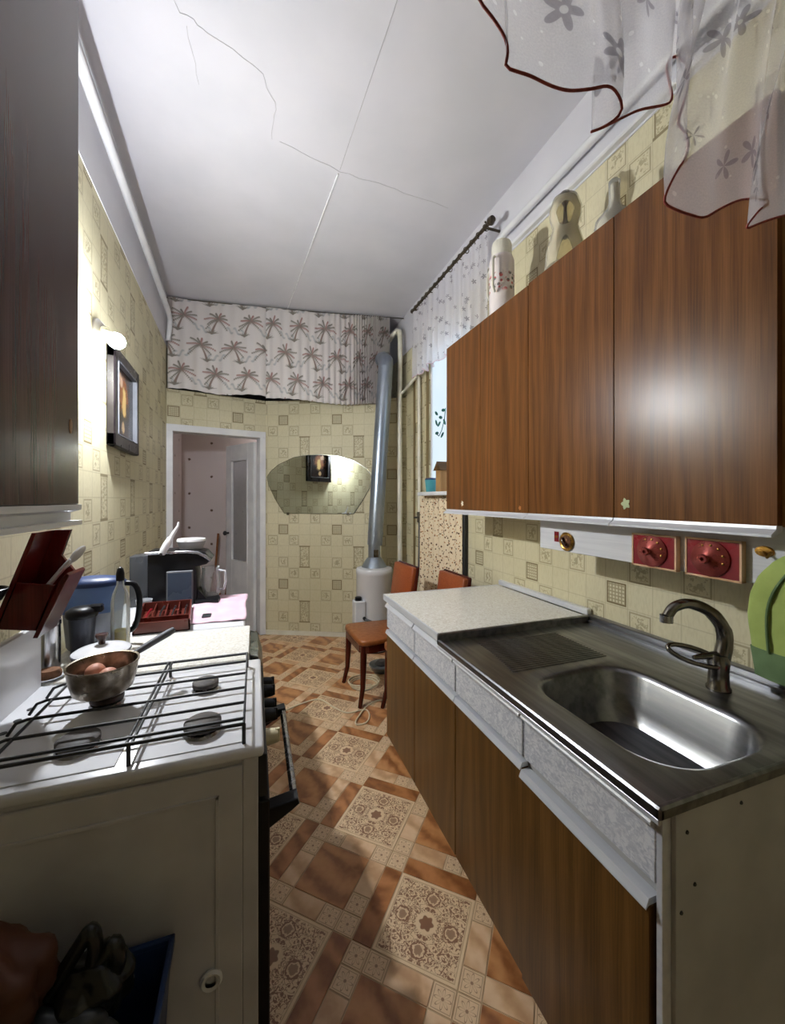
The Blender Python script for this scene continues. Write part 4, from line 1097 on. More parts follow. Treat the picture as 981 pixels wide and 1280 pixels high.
for (x0, x1) in ((SX0+.075, -.265), (-.235, SX1-.045)):
    MB().prism([(x0, SY0+.03, .862), (x1, SY0+.03, .862), (x1, SY1-.05, .862), (x0, SY1-.05, .862)], (0, 0, .0022), bev=.002).build('hob_plate', M['enamel'], sv)
box(SX0-.012, SX0+.006, SY0+.01, SY1, .845, 1.045, bev=.004).build('back_guard', M['enamel'], sv)
for q in range(6):
    MB().lathe([(0, 0), (.008, 0), (.008, .0012), (0, .0012)], (SX0+.035+.002*q, SY0+.08+q*.055, .8622), 12).build('vent_hole', M['black'], sv)
bs = [(-.13, 1.222, .034), (-.113, 1.004, .040), (-.358, 1.022, .040), (-.365, 1.222, .038)]
for i, (x, y, r) in enumerate(bs):
    bo_ = MB().lathe([(0, 0), (r*1.05, 0), (r*.95, .006), (r*.6, .008), (r*.6, .012), (0, .012)], (x, y, .864), 24).build('burner', M['steel_bright'], sv, smooth=40)
    MB().lathe([(0, .012), (r, .012), (r, .022), (r*.85, .026), (0, .027)], (x, y, .864), 24).build('burner_cap', M['rust'] if i == 3 else M['burner'], bo_, smooth=40)
# grate
gx0, gx1, gy0, gy1, gz = -.47, -.022, .925, 1.345, .905
gr = MB().tube([(gx0, gy0, gz), (gx1, gy0, gz), (gx1, gy1, gz), (gx0, gy1, gz)], .0042, 8, closed=True).build('grate', M['black'], sv, smooth=60)
for y in (.945, 1.02, 1.10, 1.19, 1.275):
    MB().tube([(gx0-.045, y, gz-.028), (gx0-.03, y, gz-.004), (gx0-.01, y, gz+.002), (gx1, y, gz+.002)], .0036, 8).build('grate_bar', M['black'], gr, smooth=60)
for x in (-.245, -.235):
    MB().tube([(x, gy0, gz), (x, gy1, gz)], .0034, 8).build('grate_bar', M['black'], gr, smooth=60)
for (x, y) in ((gx1, gy0), (gx1, gy1), (gx0, gy0), (gx0, gy1), (-.24, gy0), (-.24, gy1)):
    MB().tube([(x, y, gz), (x, y, .862)], .0042, 8).build('grate_foot', M['black'], gr)
# front: control panel, knobs, oven door, handle
box(SX1-.012, SX1+.006, SY0+.01, SY1-.004, .745, .838, bev=.002).build('control_panel', M['black'], sv)
for i, y in enumerate((1.345, 1.29, 1.20, 1.145, 1.04)):
    kb = MB().lathe([(0, 0), (.02, 0), (.019, .012), (.016, .03), (0, .031)], (SX1+.006, y, .80), 18, 'X').build('knob', M['ivory'] if i == 4 else M['blackplastic'], sv, smooth=40)
    box(SX1+.03, SX1+.041, y-.004, y+.004, .785, .818, bev=.001).build('knob_grip', M['ivory'] if i == 4 else M['blackplastic'], kb)
od = box(SX1-.012, SX1+.012, SY0+.01, SY1-.004, .20, .735, bev=.003).build('oven_door', M['blackplastic'], sv)
box(SX1+.012, SX1+.014, SY0+.07, SY1-.06, .28, .62).build('oven_glass', M['dark_glass'], od)
MB().tube([(SX1+.068, SY0+.03, .70), (SX1+.068, SY1-.04, .70)], .009, 12).build('handle_bar', M['steel_bright'], od, smooth=50)
for y in (SY0+.04, SY1-.05):
    MB().prism([(SX1+.010, y-.018, .66), (SX1+.06, y-.018, .688), (SX1+.078, y-.018, .70), (SX1+.074, y-.018, .714), (SX1+.01, y-.018, .705)], (0, .036, 0), bev=.003).build('handle_bracket', M['blackplastic'], od)
box(SX1-.012, SX1+.008, SY0+.012, SY1-.006, .065, .19, bev=.003).build('drawer_front', M['blackplastic'], sv)

# ------------------------------------------------------------ counter unit and white appliance
cu = thing('counter_cabinet', 'small cabinet with a speckled white top beyond the stove', 'cabinet', (-.6, 1.42, 0))
box(-.62, -.035, 1.425, 1.775, .0, .83).build('body', M['enamel_side'], cu)
box(-.632, -.018, 1.415, 1.782, .83, .862, bev=.002).build('top', M['speckle'], cu)
cd_ = box(-.035, -.018, 1.43, 1.77, .05, .82, bev=.002).build('door', M['white_paint'], cu)
ap = MB().prism([(-.015, 1.74, .855), (.012, 1.74, .845), (.03, 1.74, .78), (.036, 1.74, .55), (.016, 1.74, .40), (-.012, 1.74, .40)], (0, -.28, 0), bev=.006).build('black_cloth', M['blackbag'])
tag(ap, 'black cloth hanging over the front of the counter cabinet', 'cloth')
wm = thing('washing_machine', 'white appliance under the pink towel and coffee machine', 'appliance', (-.6, 1.795, 0))
box(-.62, -.05, 1.795, 2.39, .0, .835, bev=.006).build('body', M['enamel'], wm)
box(-.63, -.04, 1.790, 2.395, .837, .862, bev=.004).build('top', M['enamel'], wm)
MB().lathe([(0, 0), (.022, 0), (.02, .022), (0, .024)], (-.05, 1.86, .80), 16, 'X').build('knob', M['blackplastic'], wm, smooth=40)

# pink towel
def tw(u, v):
    x = -.285+u*.247+.004*math.sin(v*9); y = 1.865+v*.50+.006*math.sin(u*5)-.02*u*0
    z = .8645+.0018*(math.sin(u*17+v*6)+math.sin(v*21-u*5))+.0018
    return (x, y, z)
tl = MB().grid(tw, 24, 36).build('kitchen_towel', M['pinkcloth'], smooth=180); md = tl.modifiers.new('thick', 'SOLIDIFY'); md.thickness = .003; md.offset = 1
tag(tl, 'pale pink towel spread flat on the white appliance', 'towel')
tag(box(-.222, -.185, 1.93, 1.975, .871, .879, bev=.002).build('medicine_blister', M['greybag']), 'small grey blister pack lying on the pink towel', 'packet')

# cutlery tray
tr = thing('cutlery_tray', 'red brown plastic cutlery tray with compartments', 'tray', (-.39, 2.0, .862))
tz = .863
def trp(x, y): # skewed tray frame
    return (-.455+x*.205-.05*(y/.385)*.9, 1.80+y, 0)
def tbox(mb, x0, x1, y0, y1, z0, z1):
    b_ = [(trp(x0, y0)), (trp(x1, y0)), (trp(x1, y1)), (trp(x0, y1))]
    mb.prism([(p[0], p[1], z0) for p in b_], (0, 0, z1-z0)); return mb
tbox(MB(), 0, 1, 0, .355, tz, tz+.004).build('tray_floor', M['redbrown'], tr)
V = MB(); tbox(V, 0, .03, 0, .355, tz, tz+.045); tbox(V, .97, 1, 0, .355, tz, tz+.045); tbox(V, 0, 1, 0, .008, tz, tz+.045); tbox(V, 0, 1, .347, .355, tz, tz+.045); V.build('tray_rim', M['redbrown'], tr)
for x0, x1, y0, y1 in ((.26, .28, .10, .355), (.50, .52, .10, .355), (.74, .76, .10, .355), (0, 1, .10, .108)):
    tbox(MB(), x0, x1, y0, y1, tz, tz+.038).build('divider', M['redbrown'], tr)
for i, (x, y0, y1, mat, lab) in enumerate(((.62, .14, .32, 'steel_bright', 'bright steel spoon lying in the middle of the cutlery tray'), (.86, .13, .34, 'steel_bright', 'steel spoon in the right hand compartment of the tray'), (.38, .14, .33, 'black', 'dark handled spoon in the cutlery tray'), (.13, .14, .30, 'maroon', 'red handled spoon in the left compartment of the tray'))):
    p0, p1 = Vector(trp(x, y0)), Vector(trp(x+.05, y1)); zz = tz+.014
    t = thing('spoon', lab, 'cutlery', (p0.x, p0.y, zz), 0, 'cutlery in the tray')
    MB().lathe([(0, 0), (.014, .002), (.019, .008), (.017, .009), (0, .004)], (p0.x, p0.y, zz-.004), 16, sy=1.5).build('spoon_bowl', M['steel_bright'], t, smooth=60)
    MB().tube([(p0.x, p0.y+.02, zz+.004), ((p0.x+p1.x)/2, (p0.y+p1.y)/2, zz+.014), (p1.x, p1.y, zz+.010)], [.004, .004, .006], 8).build('handle', M[mat], t, smooth=60)
sc_ = thing('small_glass', 'small clear glass cup between the tray and coffee machine', 'glass', (-.505, 2.197, .862))
MB().lathe([(0, 0), (.032, 0), (.042, .05), (.04, .05), (.03, .004), (0, .004)], (-.505, 2.197, .8625), 20, sx=.85, sy=.85).build('cup_body', M['clearplastic'], sc_, smooth=40)

# coffee machine
cm = thing('coffee_machine', 'black coffee machine with a silver band standing by the doorway', 'coffee machine', (-.41, 2.3, .862))
cy0, cy1 = 2.235, 2.40; cx0, cx1 = -.50, -.225; z0 = .863
V = MB(); V.prism([(cx0, cy0, z0), (cx1-.055, cy0, z0), (cx1-.055, cy0, z0+.16), (cx1-.06, cy0, z0+.19), (cx1-.01, cy0, z0+.20), (cx1+.015, cy0, z0+.225), (cx1-.015, cy0, z0+.262), (cx1-.06, cy0, z0+.275), (cx0, cy0, z0+.275)], (0, cy1-cy0, 0), bev=.006); V.build('housing', M['blackplastic'], cm, smooth=30)
MB().prism([(cx0-.085, cy0+.03, z0), (cx0-.002, cy0+.03, z0), (cx0-.002, cy0+.03, z0+.255), (cx0-.085, cy0+.03, z0+.25)], (0, .13, 0), bev=.006).build('water_tank', pm('smoked_tank', S(66, 68, 72), None, 9, .3), cm, smooth=30)
MB().tube([(cx0-.01, cy0-.004, z0+.268), (cx1-.10, cy0-.004, z0+.270), (cx1-.05, cy0-.004, z0+.263), (cx1-.01, cy0-.004, z0+.240), (cx1+.012, cy0-.004, z0+.218)], .008, 8).build('silver_band', M['steel_bright'], cm, smooth=60)
fpn = box(-.415, -.295, cy0-.014, cy0-.001, z0, z0+.175, bev=.003).build('front_panel', M['rubber'], cm)
box(-.408, -.302, cy0-.016, cy0-.014, z0+.01, z0+.165).build('panel_inset', pm('slate_blue_panel', S(62, 72, 88), None, 8, .25), fpn)
MB().prism([(cx1-.06, cy0-.03, z0), (cx1+.05, cy0-.03, z0), (cx1+.055, cy0+.02, z0), (cx1+.03, cy1, z0), (cx1-.06, cy1, z0)], (0, 0, .022), bev=.004).build('drip_base', M['blackplastic'], cm)
MB().prism([(cx1-.05, cy0, z0+.022), (cx1-.01, cy0, z0+.022), (cx1-.05, cy0, z0+.075)], (0, .12, 0)).build('base_wedge', M['blackplastic'], cm)
cg = thing('glass_jug', 'clear glass jug with a handle standing in the coffee machine', 'jug', (-.222, 2.32, .887))
MB().lathe([(0, 0), (.042, 0), (.048, .01), (.05, .07), (.042, .13), (.045, .15), (.042, .15), (.039, .13), (.046, .07), (.044, .012), (0, .006)], (-.222, 2.315, .888), 24).build('jug_body', M['clear'], cg, smooth=50)
MB().tube([(-.182, 2.30, 1.02), (-.150, 2.29, 1.015), (-.145, 2.29, .96), (-.155, 2.29, .92), (-.178, 2.30, .915)], .006, 8).build('handle', M['clearplastic'], cg, smooth=60)
wd = thing('lidded_bowl', 'white plastic dish on top of the coffee machine', 'bowl', (-.32, 2.31, 1.139))
MB().lathe([(0, 0), (.055, 0), (.068, .035), (.07, .042), (.066, .042), (.052, .006), (0, .006)], (-.315, 2.315, 1.1395), 24).build('dish', M['clearplastic'], wd, smooth=40)
MB().lathe([(0, .04), (.07, .04), (.068, .052), (0, .054)], (-.315, 2.315, 1.1395), 24).build('dish_lid', M['white_paint'], wd, smooth=40)
la = thing('plastic_scoop', 'white plastic scoop leaning across the coffee machine top', 'scoop', (-.40, 2.22, 1.14))
V = MB(); V.tube(smoothp([(-.435, 2.222, 1.125), (-.425, 2.222, 1.15), (-.395, 2.222, 1.205)], 3), [.013, .015, .016, .017, .018, .017, .014], 10); V.build('scoop_handle', M['white_paint'], la, smooth=60)
MB().tube([(-.395, 2.222, 1.205), (-.38, 2.222, 1.235), (-.362, 2.222, 1.265), (-.36, 2.222, 1.285)], [.010, .009, .007, .005], 8).build('scoop_tip', M['white_paint'], la, smooth=60)
MB().lathe([(0, 0), (.007, 0), (.007, -.002), (0, -.002)], (-.436, 2.209, 1.128), 12, 'Y').build('hanging_hole', M['black'], la)

# water filter jug
fj = thing('filter_jug', 'water filter jug with blue lid against the left wall', 'jug', (-.54, 1.70, .862))
fc0 = (-.553, 1.712, .863)
MB().lathe([(0, 0), (.075, 0), (.082, .01), (.092, .13), (.09, .13), (.078, .012), (0, .008)], fc0, 28, sy=.62).build('jug_body', M['clearplastic'], fj, smooth=50)
MB().lathe([(.0, .115), (.06, .115), (.092, .13), (.098, .225), (.096, .228), (0, .228)], fc0, 28, sy=.62).build('funnel', M['blueglass'], fj, smooth=50)
MB().lathe([(0, .225), (.102, .225), (.103, .235), (.09, .248), (.04, .256), (0, .257)], fc0, 28, sy=.64).build('jug_lid', M['blueplastic'], fj, smooth=50)
MB().tube(smoothp([(fc0[0]+.09, fc0[1], fc0[2]+.225), (fc0[0]+.13, fc0[1], fc0[2]+.215), (fc0[0]+.145, fc0[1], fc0[2]+.15), (fc0[0]+.13, fc0[1], fc0[2]+.06), (fc0[0]+.085, fc0[1], fc0[2]+.04)], 4), .010, 10).build('handle', M['blackplastic'], fj, smooth=60)
# oil bottle
ob = thing('oil_bottle', 'clear bottle a third full of yellow oil', 'bottle', (-.435, 1.60, .862))
oc = (-.447, 1.628, .863)
MB().lathe([(0, 0), (.026, 0), (.029, .006), (.029, .17), (.024, .205), (.012, .235), (.011, .255), (.009, .255), (.01, .232), (.022, .203), (.027, .17), (.027, .008), (0, .004)], oc, 24).build('bottle_glass', M['clear'], ob, smooth=50)
MB().lathe([(0, .005), (.0262, .007), (.0262, .075), (0, .075)], oc, 22).build('oil', M['oilfill'], ob, smooth=40)
MB().lathe([(0, .25), (.013, .25), (.013, .275), (.009, .292), (0, .30)], oc, 16).build('pourer', M['blackplastic'], ob, smooth=50)
# travel mug
tm = thing('travel_mug', 'dark steel mug with a wide black lid beside the filter jug', 'mug', (-.525, 1.525, .862))
mc = (-.545, 1.588, .863)
MB().lathe([(0, 0), (.028, 0), (.030, .004), (.038, .145), (0, .145)], mc, 24).build('mug_body', pm('gunmetal', S(58, 62, 74), None, 12, .4, .3), tm, smooth=40)
MB().lathe([(0, .143), (.042, .143), (.046, .152), (.044, .165), (.03, .176), (0, .178)], mc, 24).build('mug_lid', M['blackplastic'], tm, smooth=50)
box(mc[0]+.02, mc[0]+.06, mc[1]-.012, mc[1]+.012, mc[2]+.155, mc[2]+.182, bev=.005).build('lid_tab', M['blackplastic'], tm)
# steel canister
sc2 = thing('steel_canister', 'tall brushed steel canister tucked behind the stove guard', 'canister', (-.60, 1.50, .862))
MB().lathe([(0, 0), (.034, 0), (.035, .004), (.035, .14), (.037, .142), (.037, .155), (0, .158)], (-.617, 1.527, .863), 24).build('canister_body', M['steel_bright'], sc2, smooth=40)
MB().lathe([(0, .157), (.01, .157), (.012, .172), (0, .175)], (-.617, 1.527, .863), 14).build('canister_knob', M['steel_bright'], sc2, smooth=40)
# plate and bread
pl = MB().lathe([(0, 0), (.04, 0), (.062, .008), (.06, .010), (.038, .004), (0, .004)], (-.583, 1.449, .863), 28, sx=.68, sy=.68).build('plate', M['enamel'], smooth=50)
tag(pl, 'small white plate under the bread by the stove', 'plate')
tag(MB().lathe([(0, 0), (.038, 0), (.042, .006), (.042, .018), (.036, .024), (0, .024)], (-.578, 1.447, .8675), 20, sx=.72, sy=.6).build('bread_slice', M['bread'], smooth=50), 'slice of brown bread on the small plate', 'bread')
# enamel pot with lid
ep = thing('enamel_pot', 'low white enamel pot with a lid and brown knob', 'pot', (-.44, 1.50, .862))
pc = (-.452, 1.466, .863)
MB().lathe([(0, 0), (.06, 0), (.068, .008), (.07, .055), (.073, .058), (.07, .06), (0, .06)], (pc[0], pc[1], pc[2]), 32).build('pot_body', M['enamel'], ep, smooth=40)
MB().lathe([(.076, .058), (.077, .064), (.068, .07), (.06, .072), (.03, .082), (0, .084)], (pc[0], pc[1], pc[2]), 32).build('pot_lid', M['enamel'], ep, smooth=50)
MB().lathe([(.078, .058), (.079, .061), (.077, .064), (.076, .062)], (pc[0], pc[1], pc[2]), 32).build('lid_rim', M['rubber'], ep, smooth=50)
MB().lathe([(0, .083), (.009, .083), (.010, .095), (.017, .108), (.017, .114), (0, .116)], (pc[0], pc[1], pc[2]), 16).build('lid_knob', pm('brown_bakelite', S(70, 44, 36), None, 12, .3), ep, smooth=40)
# saucepan with eggs
sp_ = thing('saucepan', 'worn steel saucepan standing on the back left burner', 'saucepan', (-.362, 1.185, .91))
sc3 = (-.362, 1.185, .911)
MB().lathe([(0, .0), (.052, .0), (.064, .010), (.072, .04), (.076, .072), (.079, .073), (.0785, .076), (.074, .075), (.069, .04), (.060, .012), (0, .004)], sc3, 36).build('pan_body', pm('worn_steel', S(170, 160, 146), S(104, 92, 76), 26, .3, .9), sp_, smooth=50)
MB().tube(smoothp([(sc3[0]+.055, sc3[1]+.055, sc3[2]+.07), (sc3[0]+.085, sc3[1]+.085, sc3[2]+.082), (sc3[0]+.135, sc3[1]+.135, sc3[2]+.10)], 3), [.007, .008, .009, .0095, .010, .0105, .009], 10).build('handle', M['rubber'], sp_, smooth=60)
MB().lathe([(0, .02), (.066, .02)], sc3, 28).build('water', M['amberglass'], sp_)
for (x, y, lab) in ((-.345, 1.165, 'brown egg at the front of the saucepan'), (-.385, 1.205, 'brown egg deeper in the saucepan')):
    e_ = MB().lathe([(0, -.022)]+[(.0225*math.sin(k*PI/10)*(1-.08*math.cos(k*PI/10)), -.027*math.cos(k*PI/10)) for k in range(1, 10)]+[(0, .029)], (0, 0, 0), 20)
    e_.xf(Matrix.Translation((x, y, .955)) @ Matrix.Rotation(1.2, 4, 'X'))
    tag(e_.build('egg', M['egg'], smooth=180), lab, 'egg', 'eggs in the saucepan')

# ------------------------------------------------------------ left wall: holder, pan, upper cabinet, lamp, picture
kh = thing('utensil_holder', 'glossy red wooden utensil holder tilted on the left wall', 'utensil holder', (-.53, 1.22, 1.06))
HY = 1.22
MB().prism([(-.516, HY+.104, 1.316), (-.481, HY+.104, 1.316), (-.502, HY+.104, 1.245), (-.466, HY+.104, 1.19), (-.516, HY+.104, 1.06), (-.602, HY+.104, 1.085)], (0, .014, 0), bev=.002).build('back_board', M['redwood'], kh)
MB().prism([(-.524, HY, 1.316), (-.514, HY, 1.316), (-.592, HY, 1.086), (-.602, HY, 1.088)], (0, .103, 0), bev=.002).build('side_board', M['redwood'], kh)
MB().prism([(-.590, HY, 1.083), (-.516, HY, 1.072), (-.478, HY, 1.182), (-.553, HY, 1.194)], (0, .012, 0), bev=.002).build('front_board', M['redwood'], kh)
MB().prism([(-.522, HY, 1.053), (-.512, HY, 1.052), (-.446, HY, 1.205), (-.452, HY, 1.211), (-.466, HY, 1.196)], (0, .103, 0), bev=.002).build('side_board', M['redwood'], kh)
MB().prism([(-.590, HY+.013, 1.078), (-.514, HY+.013, 1.066), (-.511, HY+.013, 1.076), (-.587, HY+.013, 1.088)], (0, .09, 0), bev=.002).build('bottom_board', M['redwood'], kh)
ws = thing('slotted_spoon', 'white plastic spoon sticking out of the red wooden holder', 'spoon', (-.50, 1.27, 1.2))
MB().tube([(-.515, 1.265, 1.165), (-.48, 1.27, 1.215), (-.46, 1.272, 1.238)], [.006, .006, .007], 8).build('handle', M['white_paint'], ws, smooth=60)
V = MB(); V.lathe([(0, -.003), (.014, -.002), (.016, 0), (.014, .002), (0, .003)], (0, 0, 0), 16, sx=1.7); V.xf(Matrix.Translation((-.447, 1.272, 1.253)) @ Matrix.Rotation(-.85, 4, 'Y') @ Matrix.Rotation(.9, 4, 'X')); V.build('spoon_head', M['white_paint'], ws, smooth=60)
hp = thing('hanging_ladle', 'black metal ladle hanging at the left edge of the picture', 'ladle', (-.62, 1.2, 1.2))
MB().lathe([(0, 0), (.035, .008), (.048, .035), (.046, .036), (.033, .012), (0, .004)], (-.595, 1.17, 1.155), 20).build('ladle_bowl', M['blackplastic'], hp, smooth=50)
MB().tube([(-.63, 1.19, 1.18), (-.636, 1.195, 1.30)], .006, 8).build('handle', M['blackplastic'], hp)

XL = -.38
lcb = thing('wall_cabinet', 'dark brown upper wall cabinet on the left wall', 'cabinet', (XL, .4, 1.385))
box(-.612, XL-.02, .25, 1.085, 1.385, 2.75).build('carcass', M['walnut'], lcb)
ldr = box(XL-.019, XL, .25, 1.088, 1.388, 2.75, bev=.002).build('door', M['walnut'], lcb)
MB().prism([(XL-.02, .25, 1.388), (XL+.003, .25, 1.388), (XL+.002, .25, 1.376), (XL-.018, .25, 1.370), (XL-.018, .25, 1.352), (XL+.004, .25, 1.352), (XL+.004, .25, 1.342), (XL-.022, .25, 1.342)], (0, .846, 0)).build('door_handle_profile', M['alu'], ldr)
MB().prism([(XL+.0015, 1.045+.006*math.cos(q*PI/6), 1.56+.016*math.sin(q*PI/6)) for q in range(12)], (-.0015, 0, 0)).build('chipped_spot', M['oak_edge'], ldr)
box(-.628, XL-.03, .25, 1.08, 1.360, 1.385).build('bottom_board', M['carcass'], lcb)

ly = 2.13
lm = thing('wall_lamp', 'lit bare bulb in a wall holder above the framed picture', 'lamp', (LW(ly), ly, 2.17))
MB().lathe([(0, 0), (.05, 0), (.05, .012), (.03, .03), (0, .032)], (LW(ly)+.001, ly, 2.17), 24, 'X').build('rose', M['white_paint'], lm, smooth=40)
MB().tube([(LW(ly)+.028, ly, 2.17), (LW(ly)+.05, ly-.04, 2.155), (LW(ly)+.062, ly-.075, 2.135)], [.02, .02, .021], 14).build('socket', M['cream_paint'], lm, smooth=50)
BD = Vector((.62, -.42, -.55)).normalized(); B0 = Vector((LW(ly)+.062, ly-.075, 2.135))
BM = Matrix.Translation(B0) @ BD.to_track_quat('Z', 'Y').to_matrix().to_4x4()
V = MB(); V.lathe([(0, -.012), (.015, -.010), (.016, .012), (.026, .040), (.031, .056), (.0305, .0575), (0, .0575)], (0, 0, 0), 24); V.xf(BM)
V.build('bulb_base', M['white_paint'], lm, smooth=40)
V = MB(); V.lathe([(.030, .058), (.0325, .066), (.032, .078), (.027, .092), (.016, .103), (0, .107)], (0, 0, 0), 24); V.xf(BM)
V.build('bulb', M['bulb'], lm, smooth=60)

pf = thing('framed_picture', 'dark painting in a thick black frame on the left wall', 'picture', (LW(2.5), 2.53, 1.67))
py0, py1, pz0, pz1 = 2.27, 2.79, 1.665, 2.165
def lwbox(mb, y0, y1, z0, z1, n0, n1, bev=.003):
    m2 = MB().box(n0, n1, y0, y1, z0, z1, bev=bev)
    for v in m2.bm.verts: v.co.x += LW(v.co.y)
    me = bpy.data.meshes.new('tmp'); m2.bm.to_mesh(me); m2.bm.free(); mb.bm.from_mesh(me); bpy.data.meshes.remove(me); return mb
for a0, a1, b0, b1 in ((py0, py1, pz0, pz0+.065), (py0, py1, pz1-.065, pz1), (py0, py0+.065, pz0, pz1), (py1-.065, py1, pz0, pz1)):
    V = MB(); lwbox(V, a0, a1, b0, b1, .002, .04, .006); V.build('frame_rail', M['frame_black'], pf)
V = MB()
for a0, a1, b0, b1 in ((py0+.06, py1-.06, pz0+.06, pz0+.068), (py0+.06, py1-.06, pz1-.068, pz1-.06), (py0+.06, py0+.068, pz0+.06, pz1-.06), (py1-.068, py1-.06, pz0+.06, pz1-.06)): lwbox(V, a0, a1, b0, b1, .01, .043, .001)
V.build('inner_fillet', M['rubber'], pf)
V = MB(); lwbox(V, py0+.06, py1-.06, pz0+.06, pz1-.06, .008, .02, 0); V.build('canvas', art_mat('painting_canvas', 'Y', 2.33-2.53, 2.73-2.53, .06, .44), pf)

# ------------------------------------------------------------ near lace curtain
hem = [(0.248, 0.426, 2.055), (0.262, 0.426, 2.022), (0.28, 0.426, 2.007), (0.296, 0.426, 1.99), (0.3, 0.426, 1.972), (0.298, 0.426, 1.954), (0.313, 0.426, 1.953), (0.338, 0.426, 1.955), (0.38, 0.43, 1.959), (0.419, 0.435, 1.97), (0.458, 0.435, 1.985), (0.492, 0.435, 2.001), (0.514, 0.439, 1.999), (0.524, 0.443, 1.988), (0.522, 0.451, 1.981), (0.504, 0.459, 1.97), (0.472, 0.459, 1.952), (0.5, 0.463, 1.972), (0.542, 0.459, 1.999), (0.568, 0.451, 2.01), (0.626, 0.451, 2.035), (0.643, 0.451, 2.05), (0.645, 0.455, 2.08), (0.644, 0.459, 2.108), (0.654, 0.459, 2.128), (0.672, 0.459, 2.136), (0.689, 0.459, 2.125), (0.677, 0.455, 2.081), (0.65, 0.451, 2.026), (0.65, 0.451, 2.013), (0.669, 0.451, 1.999), (0.671, 0.451, 1.972), (0.65, 0.451, 1.934), (0.632, 0.451, 1.897), (0.628, 0.451, 1.877), (0.654, 0.451, 1.872), (0.688, 0.451, 1.872), (0.72, 0.451, 1.876), (0.76, 0.451, 1.903), (0.803, 0.451, 1.928), (0.85, 0.455, 1.944), (0.88, 0.455, 1.944), (0.845, 0.447, 1.909), (0.816, 0.443, 1.875), (0.857, 0.447, 1.893), (0.938, 0.451, 1.932), (1.012, 0.451, 1.961), (1.121, 0.451, 1.988), (1.241, 0.451, 1.995)]
HP0 = smoothp(hem, 6); cum = [0.0]
for a, b in zip(HP0, HP0[1:]): cum.append(cum[-1]+(b-a).length)
HP = []; k = 0
for i in range(221):
    d = cum[-1]*i/220
    while k < len(cum)-2 and cum[k+1] < d: k += 1
    HP.append(HP0[k].lerp(HP0[k+1], (d-cum[k])/max(cum[k+1]-cum[k], 1e-9)))
lt = thing('lace_curtain', 'sheer white lace curtain with red edging hanging close to the camera', 'curtain', (.6, .44, 1.85))
NTOP = len(HP)
topx = []
for i, p in enumerate(HP): topx.append(p.x)
# unfold: force the heading to be monotonic
mono = []; cur = -9
for i in range(NTOP):
    mono.append(HP[0].x+(HP[-1].x-HP[0].x)*i/(NTOP-1))
ZR = 2.62
def lf_(u, v):
    k = u*(NTOP-1); i = min(int(k), NTOP-2); fr = k-i
    p = HP[i].lerp(HP[i+1], fr); m_ = mono[i]+(mono[i+1]-mono[i])*fr
    s_ = v*v*(3-2*v)
    x = p.x+(m_-p.x)*s_+.006*math.sin(v*9+u*30)*(1-v)
    y = p.y+(.44-p.y)*v+.020*math.sin(u*2*PI*13)*v**.6
    return (x, y, p.z+(ZR-p.z)*v)
V = MB(); V.grid(lf_, NTOP-1, 16, usc=2.2, vsc=1.0); V.build('lace_cloth', M['lace'], lt, smooth=180)
MB().tube([lf_(i/(NTOP-1), 0) for i in range(NTOP)], .002, 6).build('red_edging', M['redtrim'], lt, smooth=180)
tag(MB().tube([(LW(.44), .44, ZR+.004), (XR, .44, ZR+.004)], .011, 10).build('curtain_rod', M['rod'], smooth=50), 'curtain rod spanning the room above the near lace', 'rod')
hk2 = thing('ceiling_hook', 'grey metal rod hook on the right wall seen through the lace', 'hook', (XR-.03, .86, 2.94))
MB().tube([(XR-.03, .74, 2.935), (XR-.03, .96, 2.935)], .006, 8).build('hook_rod', M['rubber'], hk2, smooth=50)
MB().tube([(XR-.03, .88+.03*math.cos(k*PI/6), 2.94+.03*math.sin(k*PI/6)) for k in range(10)], .007, 8).build('hook_ring', M['rubber'], hk2, smooth=50)

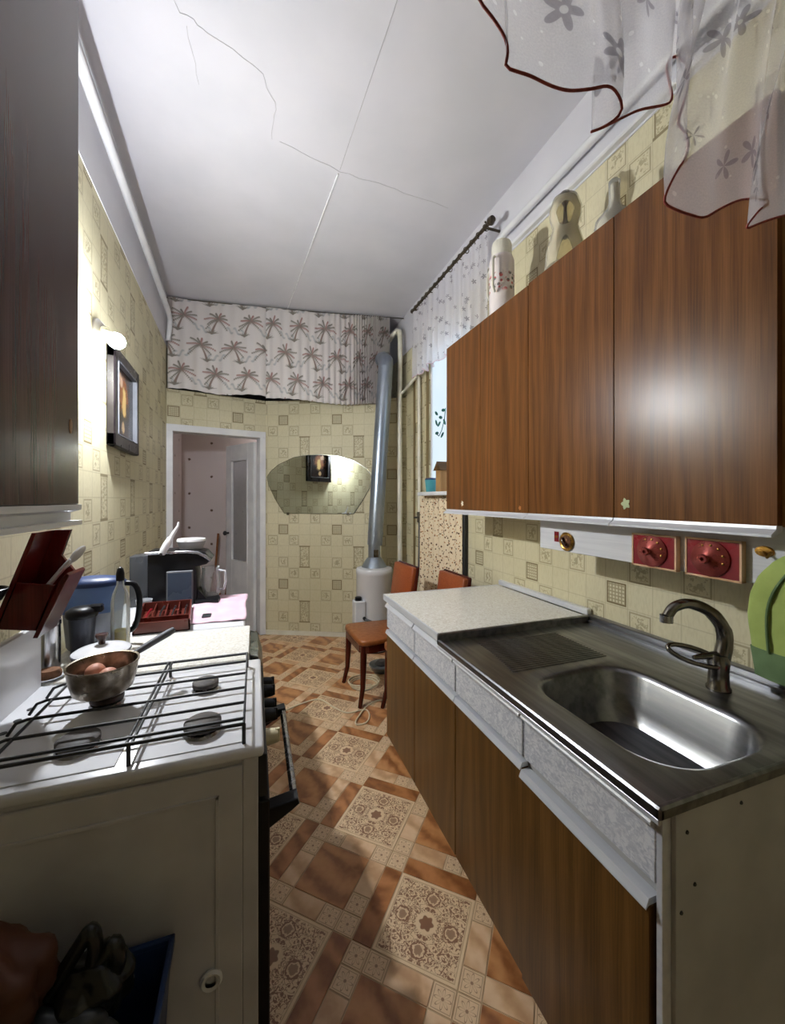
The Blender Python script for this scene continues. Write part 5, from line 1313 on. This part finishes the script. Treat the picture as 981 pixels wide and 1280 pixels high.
# ------------------------------------------------------------ dark things in front of the stove side
bn = thing('storage_bin', 'blue plastic bin in front of the stove side', 'bin', (-.30, .80, 0))
def binp(o, z): return [(-.50+o, .70+o, z), (-.155-o, .70+o, z), (-.155-o, .885-o, z), (-.50+o, .885-o, z)]
V = MB(); bm = V.bm
L0 = [bm.verts.new(p) for p in binp(.03, 0)]; L1 = [bm.verts.new(p) for p in binp(0, .52)]; L2 = [bm.verts.new(p) for p in binp(.006, .52)]; L3 = [bm.verts.new(p) for p in binp(.034, .01)]
bridge(bm, L0, L1); bridge(bm, L1, L2); bridge(bm, L2, L3); bm.faces.new(L3); bm.faces.new(list(reversed(L0)))
bmesh.ops.recalc_face_normals(bm, faces=bm.faces[:])
V.build('bin_shell', M['blueplastic'], bn)
V = MB()
for a0, a1, b0, b1 in ((-.505, -.15, .695, .705), (-.505, -.15, .88, .89), (-.505, -.495, .695, .89), (-.16, -.15, .695, .89)): V.box(a0, a1, b0, b1, .512, .53, bev=.002)
V.build('bin_rim', M['blueplastic'], bn)
def blobby(name, c, r, mat, label, seed, sq=(1, 1, 1), par=None, cat='bag'):
    rng = random.Random(seed); bm = bmesh.new(); bmesh.ops.create_icosphere(bm, subdivisions=4, radius=1)
    ph = [rng.uniform(0, 6) for _ in range(6)]
    for v in bm.verts:
        d = v.co.normalized()
        k = 1+.10*math.sin(4*d.x+ph[0]+2*d.z)+.08*math.sin(7*d.y+ph[1]+3*d.x)+.05*math.sin(11*d.z+ph[2])+.03*math.sin(17*d.x+9*d.y+ph[3])
        v.co = Vector((c[0]+d.x*r*k*sq[0], c[1]+d.y*r*k*sq[1], c[2]+d.z*r*k*sq[2]))
    V = MB(); V.bm.free(); V.bm = bm
    return tag(V.build(name, mat, smooth=180), label, cat, 'bags piled in the blue bin')
blobby('cloth_bag', (-.395, .79, .615), .085, M['browncloth'], 'orange brown cloth bag on top of the pile by the stove', 3, (1.05, .9, .95))
blobby('plastic_bag', (-.33, .77, .52), .075, M['greybag'], 'grey plastic bag lowest in the pile by the stove', 8, (1.5, .8, .8))
kb_ = thing('black_bag', 'black plastic bag with two knotted handle loops', 'bag', (-.27, .80, .56))
kb_['group'] = 'bags piled in the blue bin'
b_ = blobby('bag_body', (-.262, .81, .555), .06, M['blackbag'], 'x', 5, (.9, .8, 1.0)); b_.parent = kb_; b_.location = -kb_.location
for k_ in ('label', 'category', 'group'): del b_[k_]
for (x0, z0_, x1, z1_) in ((-.30, .59, -.262, .665), (-.262, .58, -.228, .632)):
    MB().tube(smoothp([(x0-.02, .80, z0_-.01), (x1-.012, .80, z1_-.012), (x1, .80, z1_), (x1+.006, .80, z1_-.03), (x1-.004, .80, z0_-.015)], 4), .012, 8).build('handle_loop', M['blackbag'], kb_, smooth=60)
